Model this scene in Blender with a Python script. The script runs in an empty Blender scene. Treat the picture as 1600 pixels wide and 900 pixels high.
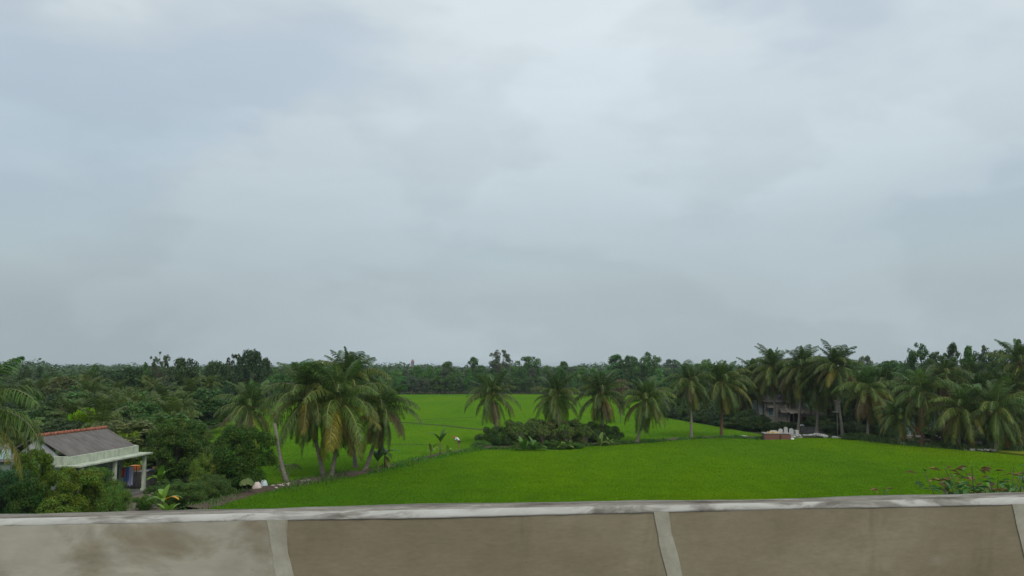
import bpy, bmesh, math, random
import numpy as np
from mathutils import Vector, Matrix

# ------------------------------------------------------------------ camera, sky, sun, exposure
scene = bpy.context.scene
COL = scene.collection
R = math.radians
F = 1330.0            # focal length in pixels of the 1600 px wide photograph
CAMZ = 10.0
PITCH = math.atan((572 - 450) / F)
cam_data = bpy.data.cameras.new('camera')
cam_data.sensor_width = 36.0
cam_data.lens = 36.0 * F / 1600.0
cam_data.clip_start = 0.1
cam_data.clip_end = 20000
cam = bpy.data.objects.new('camera', cam_data)
COL.objects.link(cam)
cam.location = (0, 0, CAMZ)
cam.rotation_euler = (math.pi / 2 + PITCH, 0, 0)
scene.camera = cam

SUN_EL, SUN_ROT = R(46), R(155)
world = bpy.data.worlds.new('World')
scene.world = world
world.use_nodes = True
wn = world.node_tree
for n in list(wn.nodes):
    wn.nodes.remove(n)


def wnode(t, **kw):
    n = wn.nodes.new(t)
    for k, v in kw.items():
        setattr(n, k, v)
    return n


w_out = wnode('ShaderNodeOutputWorld')
sky = wnode('ShaderNodeTexSky')
sky.sky_type = 'NISHITA'
sky.sun_disc = False
sky.sun_elevation = SUN_EL
sky.sun_rotation = SUN_ROT
sky.air_density = 1.2
sky.dust_density = 3.0
bg_sky = wnode('ShaderNodeBackground')
bg_sky.inputs['Strength'].default_value = 0.15
wn.links.new(sky.outputs[0], bg_sky.inputs['Color'])
tc = wnode('ShaderNodeTexCoord')
sep = wnode('ShaderNodeSeparateXYZ')
wn.links.new(tc.outputs['Generated'], sep.inputs[0])
ramp = wnode('ShaderNodeValToRGB')
cr = ramp.color_ramp
cr.interpolation = 'B_SPLINE'
stops = [(0.0, (.40, .475, .505)), (0.10, (.425, .505, .545)), (0.20, (.49, .575, .635)),
         (0.36, (.655, .735, .78)), (0.6, (.68, .74, .78)), (1.0, (.72, .76, .79))]
cr.elements[0].position = stops[0][0]
cr.elements[1].position = stops[-1][0]
for p, c in stops[1:-1]:
    cr.elements.new(p)
for e, (p, c) in zip(cr.elements, stops):
    e.position = p
    e.color = (*c, 1)
wn.links.new(sep.outputs['Z'], ramp.inputs[0])


def wnoise(scale, stretch, detail, rough, dist, loc=(0, 0, 0)):
    m = wnode('ShaderNodeMapping')
    m.inputs['Scale'].default_value = stretch
    m.inputs['Location'].default_value = loc
    wn.links.new(tc.outputs['Generated'], m.inputs[0])
    t = wnode('ShaderNodeTexNoise')
    t.inputs['Scale'].default_value = scale
    t.inputs['Detail'].default_value = detail
    t.inputs['Roughness'].default_value = rough
    t.inputs['Distortion'].default_value = dist
    wn.links.new(m.outputs[0], t.inputs['Vector'])
    return t.outputs[0]


def wmath(op, a, b=None, c=None):
    n = wnode('ShaderNodeMath', operation=op)
    for i, v in enumerate((a, b, c)):
        if v is None:
            continue
        if isinstance(v, (int, float)):
            n.inputs[i].default_value = v
        else:
            wn.links.new(v, n.inputs[i])
    return n.outputs[0]


def wrange(v, a, b, c, d, smooth=True):
    n = wnode('ShaderNodeMapRange')
    if smooth:
        n.interpolation_type = 'SMOOTHSTEP'
    n.inputs['From Min'].default_value = a
    n.inputs['From Max'].default_value = b
    n.inputs['To Min'].default_value = c
    n.inputs['To Max'].default_value = d
    wn.links.new(v, n.inputs['Value'])
    return n.outputs[0]


big = wnoise(1.8, (1, 1, 2.0), 5, .5, .2, (1.3, 7.7, 2.2))
puff = wnoise(3.4, (1, 1, 2.0), 8, .5, .15, (6.6, 2.6, 11.55))
wisp = wnoise(5.0, (1, 1, 4.0), 8, .6, .4, (1.2, 5.2, 3.3))
v1 = wrange(big, .32, .68, .955, 1.05)
v2 = wrange(puff, .48, .56, .965, 1.035)
v3 = wrange(wisp, .35, .7, .985, 1.02)
# left-right: a little brighter towards the right of the view
lr = wrange(sep.outputs['X'], -.55, .08, .93, 1.02)
vv = wmath('MULTIPLY', wmath('MULTIPLY', v1, v2), wmath('MULTIPLY', v3, lr))
comb = wnode('ShaderNodeVectorMath', operation='SCALE')
wn.links.new(ramp.outputs[0], comb.inputs[0])
wn.links.new(vv, comb.inputs['Scale'])
bg_cloud = wnode('ShaderNodeBackground')
bg_cloud.inputs['Strength'].default_value = 1.0
wn.links.new(comb.outputs[0], bg_cloud.inputs['Color'])
mixw = wnode('ShaderNodeMixShader')
cover = wrange(wmath('MULTIPLY', big, wmath('ADD', puff, .5)), .42, .56, .72, .98)
low = wrange(sep.outputs['Z'], .06, .22, 1.0, 0.0)
cover = wmath('MAXIMUM', cover, low)
wn.links.new(cover, mixw.inputs[0])
wn.links.new(bg_sky.outputs[0], mixw.inputs[1])
wn.links.new(bg_cloud.outputs[0], mixw.inputs[2])
wn.links.new(mixw.outputs[0], w_out.inputs['Surface'])

sun_data = bpy.data.lights.new('sun', 'SUN')
sun_data.energy = 1.3
sun_data.angle = R(28)
sun_data.color = (1.0, .965, .90)
sun = bpy.data.objects.new('sun', sun_data)
COL.objects.link(sun)
# direction towards the sun: behind the camera to the right, high
sd = Vector((math.sin(SUN_ROT) * math.cos(SUN_EL), math.cos(SUN_ROT) * math.cos(SUN_EL), math.sin(SUN_EL)))
sun.rotation_euler = sd.to_track_quat('Z', 'Y').to_euler()
sun.location = (0, 0, 60)

vs = scene.view_settings
vs.view_transform = 'Standard'
vs.look = 'None'
vs.gamma = 1
vs.exposure = 0.0
vs.use_curve_mapping = False
scene.cycles.use_denoising = True
scene.cycles.max_bounces = 6
scene.cycles.diffuse_bounces = 3
scene.cycles.transmission_bounces = 4
scene.cycles.volume_bounces = 0
scene.cycles.transparent_max_bounces = 8

rng = np.random.default_rng(7)
random.seed(7)

# ------------------------------------------------------------------ helpers
_f = Vector((0, math.cos(PITCH), math.sin(PITCH)))
_u = Vector((0, -math.sin(PITCH), math.cos(PITCH)))


def at(px, py, z=0.0):
    """point of the photograph -> world point on the level plane z"""
    d = Vector((px - 800, 0, 0)) + _f * F + _u * (450 - py)
    t = (z - CAMZ) / d.z
    return Vector((d.x * t, d.y * t, z))


def atd(px, Y):
    """ground point on the column px at distance Y"""
    return Vector(((px - 800) / F * Y, Y, 0))


def hgt(py, Y):
    """height above ground of image row py at distance Y"""
    d = _f * F + _u * (450 - py)
    return CAMZ + d.z / d.y * Y


def tag(o, label=None, cat=None, group=None, kind=None):
    if label: o['label'] = label
    if cat: o['category'] = cat
    if group: o['group'] = group
    if kind: o['kind'] = kind
    return o


def empty(name, loc, rz=0.0, scale=1.0):
    o = bpy.data.objects.new(name, None)
    o.empty_display_size = .3
    COL.objects.link(o)
    o.location = loc
    o.rotation_euler = (0, 0, rz)
    o.scale = (scale,) * 3 if isinstance(scale, (int, float)) else scale
    return o


def link(name, me, parent=None, color=None):
    o = bpy.data.objects.new(name, me)
    COL.objects.link(o)
    if parent is not None:
        o.parent = parent
    if color is not None:
        o.color = (*color, 1)
    return o


def np_mesh(name, V, Fs, mats, midx=None, smooth=False):
    """V (n,3), Fs (m,k) one polygon size"""
    me = bpy.data.meshes.new(name)
    V = np.asarray(V, dtype=np.float32)
    Fs = np.asarray(Fs, dtype=np.int32)
    me.vertices.add(len(V))
    me.vertices.foreach_set('co', V.ravel())
    k = Fs.shape[1]
    me.loops.add(Fs.size)
    me.loops.foreach_set('vertex_index', Fs.ravel())
    me.polygons.add(len(Fs))
    me.polygons.foreach_set('loop_start', np.arange(0, Fs.size, k, dtype=np.int32))
    for m in (mats if isinstance(mats, (list, tuple)) else [mats]):
        me.materials.append(m)
    if midx is not None:
        me.polygons.foreach_set('material_index', np.asarray(midx, dtype=np.int32))
    if smooth:
        me.polygons.foreach_set('use_smooth', np.ones(len(Fs), dtype=bool))
    me.update(calc_edges=True)
    return me


class MB:
    """collects boxes, tubes and loose faces of one part"""

    def __init__(self):
        self.v, self.f = [], []

    def poly(self, pts):
        i = len(self.v)
        self.v += [tuple(p) for p in pts]
        self.f.append(tuple(range(i, i + len(pts))))
        return self

    def box(self, x0, y0, z0, x1, y1, z1, M=None):
        c = [(x0, y0, z0), (x1, y0, z0), (x1, y1, z0), (x0, y1, z0), (x0, y0, z1), (x1, y0, z1), (x1, y1, z1), (x0, y1, z1)]
        return self.hexa(c, M)

    def hexa(self, c, M=None):
        if M is not None:
            c = [M @ Vector(p) for p in c]
        i = len(self.v)
        self.v += [tuple(p) for p in c]
        for q in ((0, 3, 2, 1), (4, 5, 6, 7), (0, 1, 5, 4), (1, 2, 6, 5), (2, 3, 7, 6), (3, 0, 4, 7)):
            self.f.append(tuple(i + k for k in q))
        return self

    def tube(self, pts, radii, n=8, cap=True):
        pts = [Vector(p) for p in pts]
        rings = []
        up = Vector((0, 0, 1))
        for k, p in enumerate(pts):
            t = (pts[min(k + 1, len(pts) - 1)] - pts[max(k - 1, 0)]).normalized()
            a = t.cross(up)
            if a.length < .2:
                a = t.cross(Vector((0, 1, 0)))
            a.normalize()
            b = t.cross(a)
            r = radii[k] if hasattr(radii, '__len__') else radii
            i = len(self.v)
            for j in range(n):
                an = 2 * math.pi * j / n
                self.v.append(tuple(p + (a * math.cos(an) + b * math.sin(an)) * r))
            rings.append(i)
        for k in range(len(rings) - 1):
            for j in range(n):
                self.f.append((rings[k] + j, rings[k] + (j + 1) % n, rings[k + 1] + (j + 1) % n, rings[k + 1] + j))
        if cap:
            self.f.append(tuple(rings[0] + j for j in range(n - 1, -1, -1)))
            self.f.append(tuple(rings[-1] + j for j in range(n)))
        return self

    def blob(self, c, r, seed=0, n=10, m=7, rough=.12, flat=(1, 1, 1)):
        rr = random.Random(seed)
        i = len(self.v)
        c = Vector(c)
        ph = [rr.uniform(0, 6.28) for _ in range(6)]
        for a in range(1, m):
            th = math.pi * a / m
            for b in range(n):
                fi = 2 * math.pi * b / n
                k = 1 + rough * (math.sin(3 * fi + ph[0] + 2 * th) + .6 * math.sin(5 * th + ph[1] + 2 * fi))
                self.v.append((c.x + r * k * flat[0] * math.sin(th) * math.cos(fi),
                               c.y + r * k * flat[1] * math.sin(th) * math.sin(fi),
                               c.z + r * k * flat[2] * math.cos(th)))
        top = len(self.v)
        self.v.append((c.x, c.y, c.z + r * flat[2]))
        self.v.append((c.x, c.y, c.z - r * flat[2]))
        for a in range(m - 2):
            for b in range(n):
                q = i + a * n
                self.f.append((q + b, q + n + b, q + n + (b + 1) % n, q + (b + 1) % n))
        for b in range(n):
            self.f.append((top, i + b, i + (b + 1) % n))
            q = i + (m - 2) * n
            self.f.append((top + 1, q + (b + 1) % n, q + b))
        return self

    def build(self, name, mat, parent=None, smooth=False, color=None, bevel=0):
        me = bpy.data.meshes.new(name)
        me.from_pydata(self.v, [], self.f)
        me.materials.append(mat)
        if smooth:
            for p in me.polygons:
                p.use_smooth = True
        me.update()
        o = link(name, me, parent, color)
        if bevel:
            b = o.modifiers.new('bevel', 'BEVEL')
            b.width = bevel
            b.segments = 2
            b.limit_method = 'ANGLE'
        return o


# ------------------------------------------------------------------ materials
def new_mat(name):
    m = bpy.data.materials.new(name)
    m.use_nodes = True
    nt = m.node_tree
    b = nt.nodes['Principled BSDF']
    return m, nt, b


def add_noise(nt, scale, detail=4, rough=.55, coord='Object', stretch=(1, 1, 1), dist=0.0):
    t = nt.nodes.new('ShaderNodeTexCoord')
    mp = nt.nodes.new('ShaderNodeMapping')
    mp.inputs['Scale'].default_value = stretch
    nt.links.new(t.outputs[coord], mp.inputs[0])
    n = nt.nodes.new('ShaderNodeTexNoise')
    n.inputs['Scale'].default_value = scale
    n.inputs['Detail'].default_value = detail
    n.inputs['Roughness'].default_value = rough
    n.inputs['Distortion'].default_value = dist
    nt.links.new(mp.outputs[0], n.inputs['Vector'])
    return n.outputs[0]


def add_ramp(nt, fac, stops, interp='LINEAR'):
    r = nt.nodes.new('ShaderNodeValToRGB')
    r.color_ramp.interpolation = interp
    els = r.color_ramp.elements
    while len(els) < len(stops):
        els.new(.5)
    for e, (p, c) in zip(els, stops):
        e.position = p
        e.color = (*c, 1) if len(c) == 3 else c
    nt.links.new(fac, r.inputs[0])
    return r.outputs[0]


def mixc(nt, a, b, fac, mode='MIX'):
    m = nt.nodes.new('ShaderNodeMix')
    m.data_type = 'RGBA'
    m.blend_type = mode
    for s, v in (('A', a), ('B', b)):
        sock = [i for i in m.inputs if i.name == s and i.type == 'RGBA'][0]
        if isinstance(v, (tuple, list)):
            sock.default_value = (*v, 1)
        else:
            nt.links.new(v, sock)
    fs = m.inputs[0]
    if isinstance(fac, (int, float)):
        fs.default_value = fac
    else:
        nt.links.new(fac, fs)
    return [o for o in m.outputs if o.type == 'RGBA'][0]


def bump(nt, b, h, strength=.3, dist=.02):
    bp = nt.nodes.new('ShaderNodeBump')
    bp.inputs['Strength'].default_value = strength
    bp.inputs['Distance'].default_value = dist
    nt.links.new(h, bp.inputs['Height'])
    nt.links.new(bp.outputs[0], b.inputs['Normal'])


def noisy(name, c1, c2, scale=3, rough=.8, bumpk=.3, stretch=(1, 1, 1), detail=6, c3=None, spec=.3):
    m, nt, b = new_mat(name)
    n = add_noise(nt, scale, detail, .6, stretch=stretch)
    st = [(.3, c1), (.7, c2)]
    if c3: st = [(.25, c1), (.5, c2), (.72, c3)]
    nt.links.new(add_ramp(nt, n, st), b.inputs['Base Color'])
    b.inputs['Roughness'].default_value = rough
    b.inputs['Specular IOR Level'].default_value = spec
    if bumpk:
        n2 = add_noise(nt, scale * 6, 5, .6, stretch=stretch)
        bump(nt, b, n2, bumpk)
    return m


def foliage(name, vary=.5, hue=.03, trans=.25, rough=.55, spec=.25, gain=1.0):
    """leaf material: the object's own colour, varied leaf by leaf and plant by plant"""
    m, nt, b = new_mat(name)
    oi = nt.nodes.new('ShaderNodeObjectInfo')
    ge = nt.nodes.new('ShaderNodeNewGeometry')
    hsv = nt.nodes.new('ShaderNodeHueSaturation')
    hsv.inputs['Saturation'].default_value = 1.12
    nt.links.new(oi.outputs['Color'], hsv.inputs['Color'])
    mr = nt.nodes.new('ShaderNodeMapRange')
    mr.inputs['To Min'].default_value = gain * (1 - vary)
    mr.inputs['To Max'].default_value = gain * (1 + vary)
    nt.links.new(ge.outputs['Random Per Island'], mr.inputs['Value'])
    nt.links.new(mr.outputs[0], hsv.inputs['Value'])
    # hue: from a low-frequency noise so that whole sprays differ
    n = add_noise(nt, .9, 2, .5)
    mh = nt.nodes.new('ShaderNodeMapRange')
    mh.inputs['From Min'].default_value = .3
    mh.inputs['From Max'].default_value = .7
    mh.inputs['To Min'].default_value = .5 - hue
    mh.inputs['To Max'].default_value = .5 + hue
    nt.links.new(n, mh.inputs['Value'])
    nt.links.new(mh.outputs[0], hsv.inputs['Hue'])
    nt.links.new(hsv.outputs[0], b.inputs['Base Color'])
    b.inputs['Roughness'].default_value = rough
    b.inputs['Specular IOR Level'].default_value = spec
    tr = nt.nodes.new('ShaderNodeBsdfTranslucent')
    nt.links.new(hsv.outputs[0], tr.inputs['Color'])
    mx = nt.nodes.new('ShaderNodeMixShader')
    mx.inputs[0].default_value = trans
    nt.links.new(b.outputs[0], mx.inputs[1])
    nt.links.new(tr.outputs[0], mx.inputs[2])
    nt.links.new(mx.outputs[0], nt.nodes['Material Output'].inputs['Surface'])
    return m


M = {}
M['leaf'] = foliage('leaf', .55, .03, .38, gain=2.0)
M['frond'] = foliage('palm_frond', .45, .02, .36, .45, .35, gain=1.72)
M['rachis'] = noisy('pale_frond_midrib', (.17, .18, .055), (.26, .25, .09), 2, .5, 0)
M['banana'] = foliage('banana_leaf', .1, .02, .3, .4, .4)
M['bark'] = noisy('bark', (.09, .075, .055), (.19, .165, .13), 4, .9, .5, (1, 1, .3))
M['palm_bark'] = noisy('palm_bark', (.13, .115, .09), (.27, .24, .20), 3, .9, .6, (.6, .6, 5))
M['red_bark'] = noisy('red_bark', (.10, .05, .035), (.18, .095, .065), 3, .9, .6, (.6, .6, 5))
M['fibre'] = noisy('palm_fibre', (.07, .035, .02), (.16, .08, .04), 8, .95, .5)
M['coconut'] = noisy('coconut', (.26, .22, .05), (.30, .16, .05), 2, .5, 0)
M['orange_nut'] = noisy('orange_coconut', (.38, .20, .05), (.45, .14, .04), 2, .5, 0)
M['pseudostem'] = noisy('banana_stem', (.14, .15, .05), (.16, .09, .04), 3, .6, .2, (1, 1, .4))
M['soil'] = noisy('bare_soil', (.055, .04, .028), (.12, .09, .06), 1.2, .95, .5)
M['yard'] = noisy('packed_earth_yard', (.12, .10, .075), (.21, .18, .14), .8, .95, .4)
M['fibro'] = noisy('weathered_roof_sheet', (.082, .075, .068), (.145, .134, .122), 1.6, .9, .3, c3=(.19, .178, .165), stretch=(1.6, .45, 1), detail=9)
M['ridge'] = noisy('terracotta_ridge', (.20, .07, .04), (.42, .15, .085), 3, .8, .3)
M['gable'] = noisy('stained_white_plaster', (.36, .37, .37), (.50, .52, .52), 1.5, .9, .2)
M['cream'] = noisy('stained_pale_green_plaster', (.20, .22, .165), (.44, .49, .38), 2.4, .85, .2, c3=(.54, .58, .47), stretch=(1, 1, .5), detail=9)
M['greenwall'] = noisy('dull_green_wall', (.17, .22, .18), (.24, .30, .24), 1, .85, .1)
M['cyan'] = noisy('light_cyan_paint', (.36, .56, .60), (.48, .68, .70), .8, .7, .05)
M['violetgrey'] = noisy('grey_violet_plaster', (.17, .16, .19), (.26, .25, .28), 1, .8, .1)
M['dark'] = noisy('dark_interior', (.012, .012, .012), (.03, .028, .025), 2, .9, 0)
M['concrete'] = noisy('concrete', (.22, .215, .20), (.36, .35, .33), 2, .9, .3)
M['darkconc'] = noisy('dark_mossy_concrete', (.09, .09, .085), (.18, .175, .165), 1.4, .9, .3)
M['white'] = noisy('white_paint', (.60, .62, .61), (.78, .79, .77), 2, .6, .1)
M['stone'] = noisy('white_stone', (.28, .28, .265), (.52, .52, .505), 2, .8, .2)
M['blue'] = noisy('blue_cloth', (.06, .12, .30), (.11, .20, .42), 6, .8, .2)
M['lilac'] = noisy('pale_lilac_cloth', (.38, .38, .58), (.52, .52, .70), 6, .8, .2)
M['redcloth'] = noisy('red_cloth', (.30, .03, .02), (.42, .07, .04), 6, .8, .2)
M['pinkroof'] = noisy('faded_pink_roof', (.24, .14, .12), (.32, .19, .16), 3, .8, 0)
M['palewall'] = noisy('pale_bluish_plaster', (.22, .26, .29), (.34, .39, .42), 1.2, .9, .1)
M['greywall'] = noisy('grey_beige_plaster', (.15, .15, .13), (.24, .235, .21), 1.2, .9, .1)
M['orange'] = noisy('orange_plastic', (.70, .24, .05), (.80, .36, .10), 3, .4, 0)
M['blueplastic'] = noisy('blue_plastic', (.03, .06, .20), (.05, .10, .28), 3, .4, 0)
M['teal'] = noisy('teal_shutter', (.03, .09, .12), (.05, .13, .17), 4, .6, .1)
M['thatch'] = noisy('old_thatch', (.13, .115, .10), (.25, .23, .20), 5, .95, .6, (1, 1, .3))
M['rust'] = noisy('rusty_sheet', (.055, .036, .026), (.10, .065, .045), 3, .9, .4)
M['reddoor'] = noisy('rust_red_door', (.20, .045, .025), (.30, .08, .045), 2, .8, .1)
M['sackpink'] = noisy('pinkish_sack', (.50, .40, .36), (.66, .58, .53), 4, .8, .3)
M['sackblue'] = noisy('bluish_sack', (.40, .50, .54), (.58, .67, .70), 4, .7, .3)
M['wood'] = noisy('old_grey_wood', (.06, .045, .035), (.16, .13, .10), 4, .9, .3, (4, .3, 4))
M['yellow'] = noisy('yellow_flowers', (.75, .48, .10), (.85, .65, .30), 20, .8, 0)
M['asphalt'] = noisy('asphalt', (.035, .035, .037), (.065, .063, .06), 12, .9, .5)
M['skin'] = noisy('brown_skin', (.24, .13, .08), (.30, .17, .11), 4, .6, 0)
M['shirt'] = noisy('white_shirt', (.66, .70, .75), (.78, .80, .84), 6, .8, .1)
M['trousers'] = noisy('brown_grey_trousers', (.10, .075, .07), (.17, .12, .11), 5, .9, .1)
M['redcap'] = noisy('red_cap', (.55, .03, .02), (.65, .06, .04), 4, .7, 0)


def brick_mat():
    m, nt, b = new_mat('red_brick')
    t = nt.nodes.new('ShaderNodeTexCoord')
    br = nt.nodes.new('ShaderNodeTexBrick')
    br.inputs['Color1'].default_value = (.19, .062, .042, 1)
    br.inputs['Color2'].default_value = (.13, .045, .03, 1)
    br.inputs['Mortar'].default_value = (.20, .17, .14, 1)
    br.inputs['Scale'].default_value = 4
    br.inputs['Mortar Size'].default_value = .015
    mp = nt.nodes.new('ShaderNodeMapping')
    mp.inputs['Rotation'].default_value = (R(90), 0, 0)
    nt.links.new(t.outputs['Object'], mp.inputs[0])
    nt.links.new(mp.outputs[0], br.inputs['Vector'])
    nt.links.new(br.outputs[0], b.inputs['Base Color'])
    b.inputs['Roughness'].default_value = .9
    return m


M['brick'] = brick_mat()


def mint_mat():
    m, nt, b = new_mat('peeling_mint_plaster')
    n = add_noise(nt, 5.5, 5, .65, dist=.6)
    nt.links.new(add_ramp(nt, n, [(.46, (.40, .56, .48)), (.54, (.035, .06, .045))]), b.inputs['Base Color'])
    b.inputs['Roughness'].default_value = .85
    return m


M['mint'] = mint_mat()


def corrugated():
    m = M['fibro']
    nt = m.node_tree
    b = nt.nodes['Principled BSDF']
    w = nt.nodes.new('ShaderNodeTexWave')
    w.bands_direction = 'X'
    w.inputs['Scale'].default_value = 1.9
    t = nt.nodes.new('ShaderNodeTexCoord')
    nt.links.new(t.outputs['Object'], w.inputs['Vector'])
    bump(nt, b, w.outputs['Color'], .5, .05)


corrugated()


def rice_mat(name, ca, cb, cc, patch=.035, grade=False):
    """base colours of young rice, patches of ripeness and thin rows"""
    m, nt, b = new_mat(name)
    n = add_noise(nt, patch, 4, .55, stretch=(1, .45, 1), dist=.4)
    if grade:          # this crop stands younger and deeper green towards its western end
        tcx = nt.nodes.new('ShaderNodeTexCoord')
        sx = nt.nodes.new('ShaderNodeSeparateXYZ')
        nt.links.new(tcx.outputs['Object'], sx.inputs[0])
        mr = nt.nodes.new('ShaderNodeMapRange')
        mr.interpolation_type = 'SMOOTHSTEP'
        mr.inputs['From Min'].default_value = -22
        mr.inputs['From Max'].default_value = 22
        mr.inputs['To Min'].default_value = -.13
        mr.inputs['To Max'].default_value = .07
        nt.links.new(sx.outputs['X'], mr.inputs['Value'])
        ad = nt.nodes.new('ShaderNodeMath')
        nt.links.new(n, ad.inputs[0])
        nt.links.new(mr.outputs[0], ad.inputs[1])
        n = ad.outputs[0]
    base = add_ramp(nt, n, [(.32, ca), (.52, cb), (.70, cc)])
    n2 = add_noise(nt, .55, 5, .65, stretch=(1, .35, 1))
    g = add_ramp(nt, n2, [(.30, (.90, .92, .90)), (.70, (1.08, 1.07, 1.06))])
    n3 = add_noise(nt, 9, 3, .6)
    g3 = add_ramp(nt, n3, [(.30, (.95, .96, .95)), (.70, (1.05, 1.04, 1.05))])
    n4 = add_noise(nt, .16, 6, .7, stretch=(1, 2.2, 1), dist=.8)
    g4 = add_ramp(nt, n4, [(.34, (.90, .88, .92)), (.5, (1, 1, 1)), (.68, (1.10, 1.05, 1.0))])
    base = mixc(nt, base, g4, 1, 'MULTIPLY')
    col = mixc(nt, mixc(nt, base, g, 1, 'MULTIPLY'), g3, 1, 'MULTIPLY')
    nt.links.new(col, b.inputs['Base Color'])
    b.inputs['Roughness'].default_value = .9
    b.inputs['Specular IOR Level'].default_value = 0.0
    bump(nt, b, n3, .15, .05)
    return m


M['rice_near'] = rice_mat('young_rice', (.070, .168, .009), (.094, .198, .006), (.124, .215, .004), grade=True)
M['rice_far'] = rice_mat('deep_green_rice', (.068, .170, .012), (.088, .195, .010), (.110, .210, .008))
M['rice_yellow'] = rice_mat('ripening_rice', (.13, .19, .02), (.16, .205, .02), (.19, .22, .025))


def blade_mat(src, name):
    m = src.copy()
    m.name = name
    nt = m.node_tree
    b = nt.nodes['Principled BSDF']
    col = b.inputs['Base Color'].links[0].from_socket
    hs = nt.nodes.new('ShaderNodeHueSaturation')
    hs.inputs['Value'].default_value = 1.25
    nt.links.new(col, hs.inputs['Color'])
    nt.links.new(hs.outputs[0], b.inputs['Base Color'])
    tr = nt.nodes.new('ShaderNodeBsdfTranslucent')
    nt.links.new(hs.outputs[0], tr.inputs['Color'])
    mx = nt.nodes.new('ShaderNodeMixShader')
    mx.inputs[0].default_value = .5
    nt.links.new(b.outputs[0], mx.inputs[1])
    nt.links.new(tr.outputs[0], mx.inputs[2])
    nt.links.new(mx.outputs[0], nt.nodes['Material Output'].inputs['Surface'])
    return m


M['blade_near'] = blade_mat(M['rice_near'], 'rice_blade')
M['blade_far'] = blade_mat(M['rice_far'], 'deep_green_rice_blade')


def ground_mat():
    m, nt, b = new_mat('scrubby_ground')
    n = add_noise(nt, .12, 6, .6)
    nt.links.new(add_ramp(nt, n, [(.3, (.035, .05, .018)), (.55, (.05, .075, .022)), (.75, (.075, .07, .04))]), b.inputs['Base Color'])
    b.inputs['Roughness'].default_value = .95
    b.inputs['Specular IOR Level'].default_value = .1
    bump(nt, b, add_noise(nt, 1.5, 5, .7), .8, .3)
    return m


M['ground'] = ground_mat()


# ================================================================== the setting
g = MB()
GR = 4000
g.poly([(-GR, -GR, 0), (GR, -GR, 0), (GR, GR, 0), (-GR, GR, 0)])
tag(g.build('ground', M['ground']), kind='structure')


def point_in(poly, X, Y):
    inside = np.zeros(X.shape, bool)
    n = len(poly)
    j = n - 1
    for i in range(n):
        xi, yi = poly[i]
        xj, yj = poly[j]
        c = ((yi > Y) != (yj > Y)) & (X < (xj - xi) * (Y - yi) / (yj - yi + 1e-12) + xi)
        inside ^= c
        j = i
    return inside


def sheet(name, pts, z, mat, kind='structure'):
    me = bpy.data.meshes.new(name)
    bm = bmesh.new()
    top = [bm.verts.new((p[0], p[1], z)) for p in pts]
    f = bm.faces.new(top)
    if f.normal.z < 0:
        f.normal_flip()
    if z > .1:
        ext = bmesh.ops.extrude_face_region(bm, geom=[f])
        for v in ext['geom']:
            if isinstance(v, bmesh.types.BMVert):
                v.co.z = .002
    bmesh.ops.recalc_face_normals(bm, faces=bm.faces)
    bmesh.ops.triangulate(bm, faces=[f for f in bm.faces if len(f.verts) > 4])
    bm.to_mesh(me)
    bm.free()
    me.materials.append(mat)
    return tag(link(name, me), kind=kind)


def blades(name, poly, n, near, far, mat, hmin, hmax, w, seed, z0=.28, jit=.0, kind='stuff'):
    """tufts of rice: thin upright two-triangle blades, thinning with distance"""
    r = np.random.default_rng(seed)
    xs = [p[0] for p in poly]
    # sample uniformly in the photograph's depth so that density follows what shows
    inv = r.uniform(1 / far, 1 / near, n * 3)
    Y = 1 / inv
    X = r.uniform(-.72, .72, n * 3) * Y
    ok = point_in(poly, X, Y)
    X, Y = X[ok][:n], Y[ok][:n]
    k = len(X)
    h = r.uniform(hmin, hmax, k)
    wd = w * (.6 + Y / near * .7) * r.uniform(.6, 1.3, k)
    an = r.uniform(0, math.pi, k)
    dx, dy = np.cos(an) * wd, np.sin(an) * wd
    lx, ly = r.normal(0, .09, k), r.normal(0, .09, k)
    z = np.full(k, z0)
    A = np.stack([X - dx, Y - dy, z], 1)
    B = np.stack([X + dx, Y + dy, z], 1)
    C = np.stack([X + lx + dx * .5, Y + ly + dy * .5, z + h], 1)
    D = np.stack([X + lx - dx * .5, Y + ly - dy * .5, z + h * .96], 1)
    V = np.stack([A, B, C, D], 1).reshape(-1, 3)
    Fs = np.arange(4 * k).reshape(-1, 4)
    me = np_mesh(name, V, Fs, mat)
    return tag(link(name, me), kind=kind)


near_px = [(318, 797), (430, 771), (520, 755), (600, 741), (690, 717), (752, 706), (850, 706), (950, 700), (1000, 697),
           (1080, 690), (1130, 688), (1200, 691), (1252, 688), (1322, 688), (1400, 698), (1500, 707), (1545, 711), (1600, 717), (1700, 729)]
def ragged(pxs, amp=.28, step=1.1, seed=0):
    rg = random.Random(seed)
    P = [at(*p) for p in pxs]
    out = []
    for a, b in zip(P[:-1], P[1:]):
        d = b - a
        n_ = Vector((-d.y, d.x, 0)).normalized()
        k = max(1, int(d.length / step))
        for i in range(k):
            q = a.lerp(b, i / k) + (n_ * rg.uniform(-amp, amp) if i else Vector())
            out.append((q.x, q.y))
    out.append((P[-1].x, P[-1].y))
    return out


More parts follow.
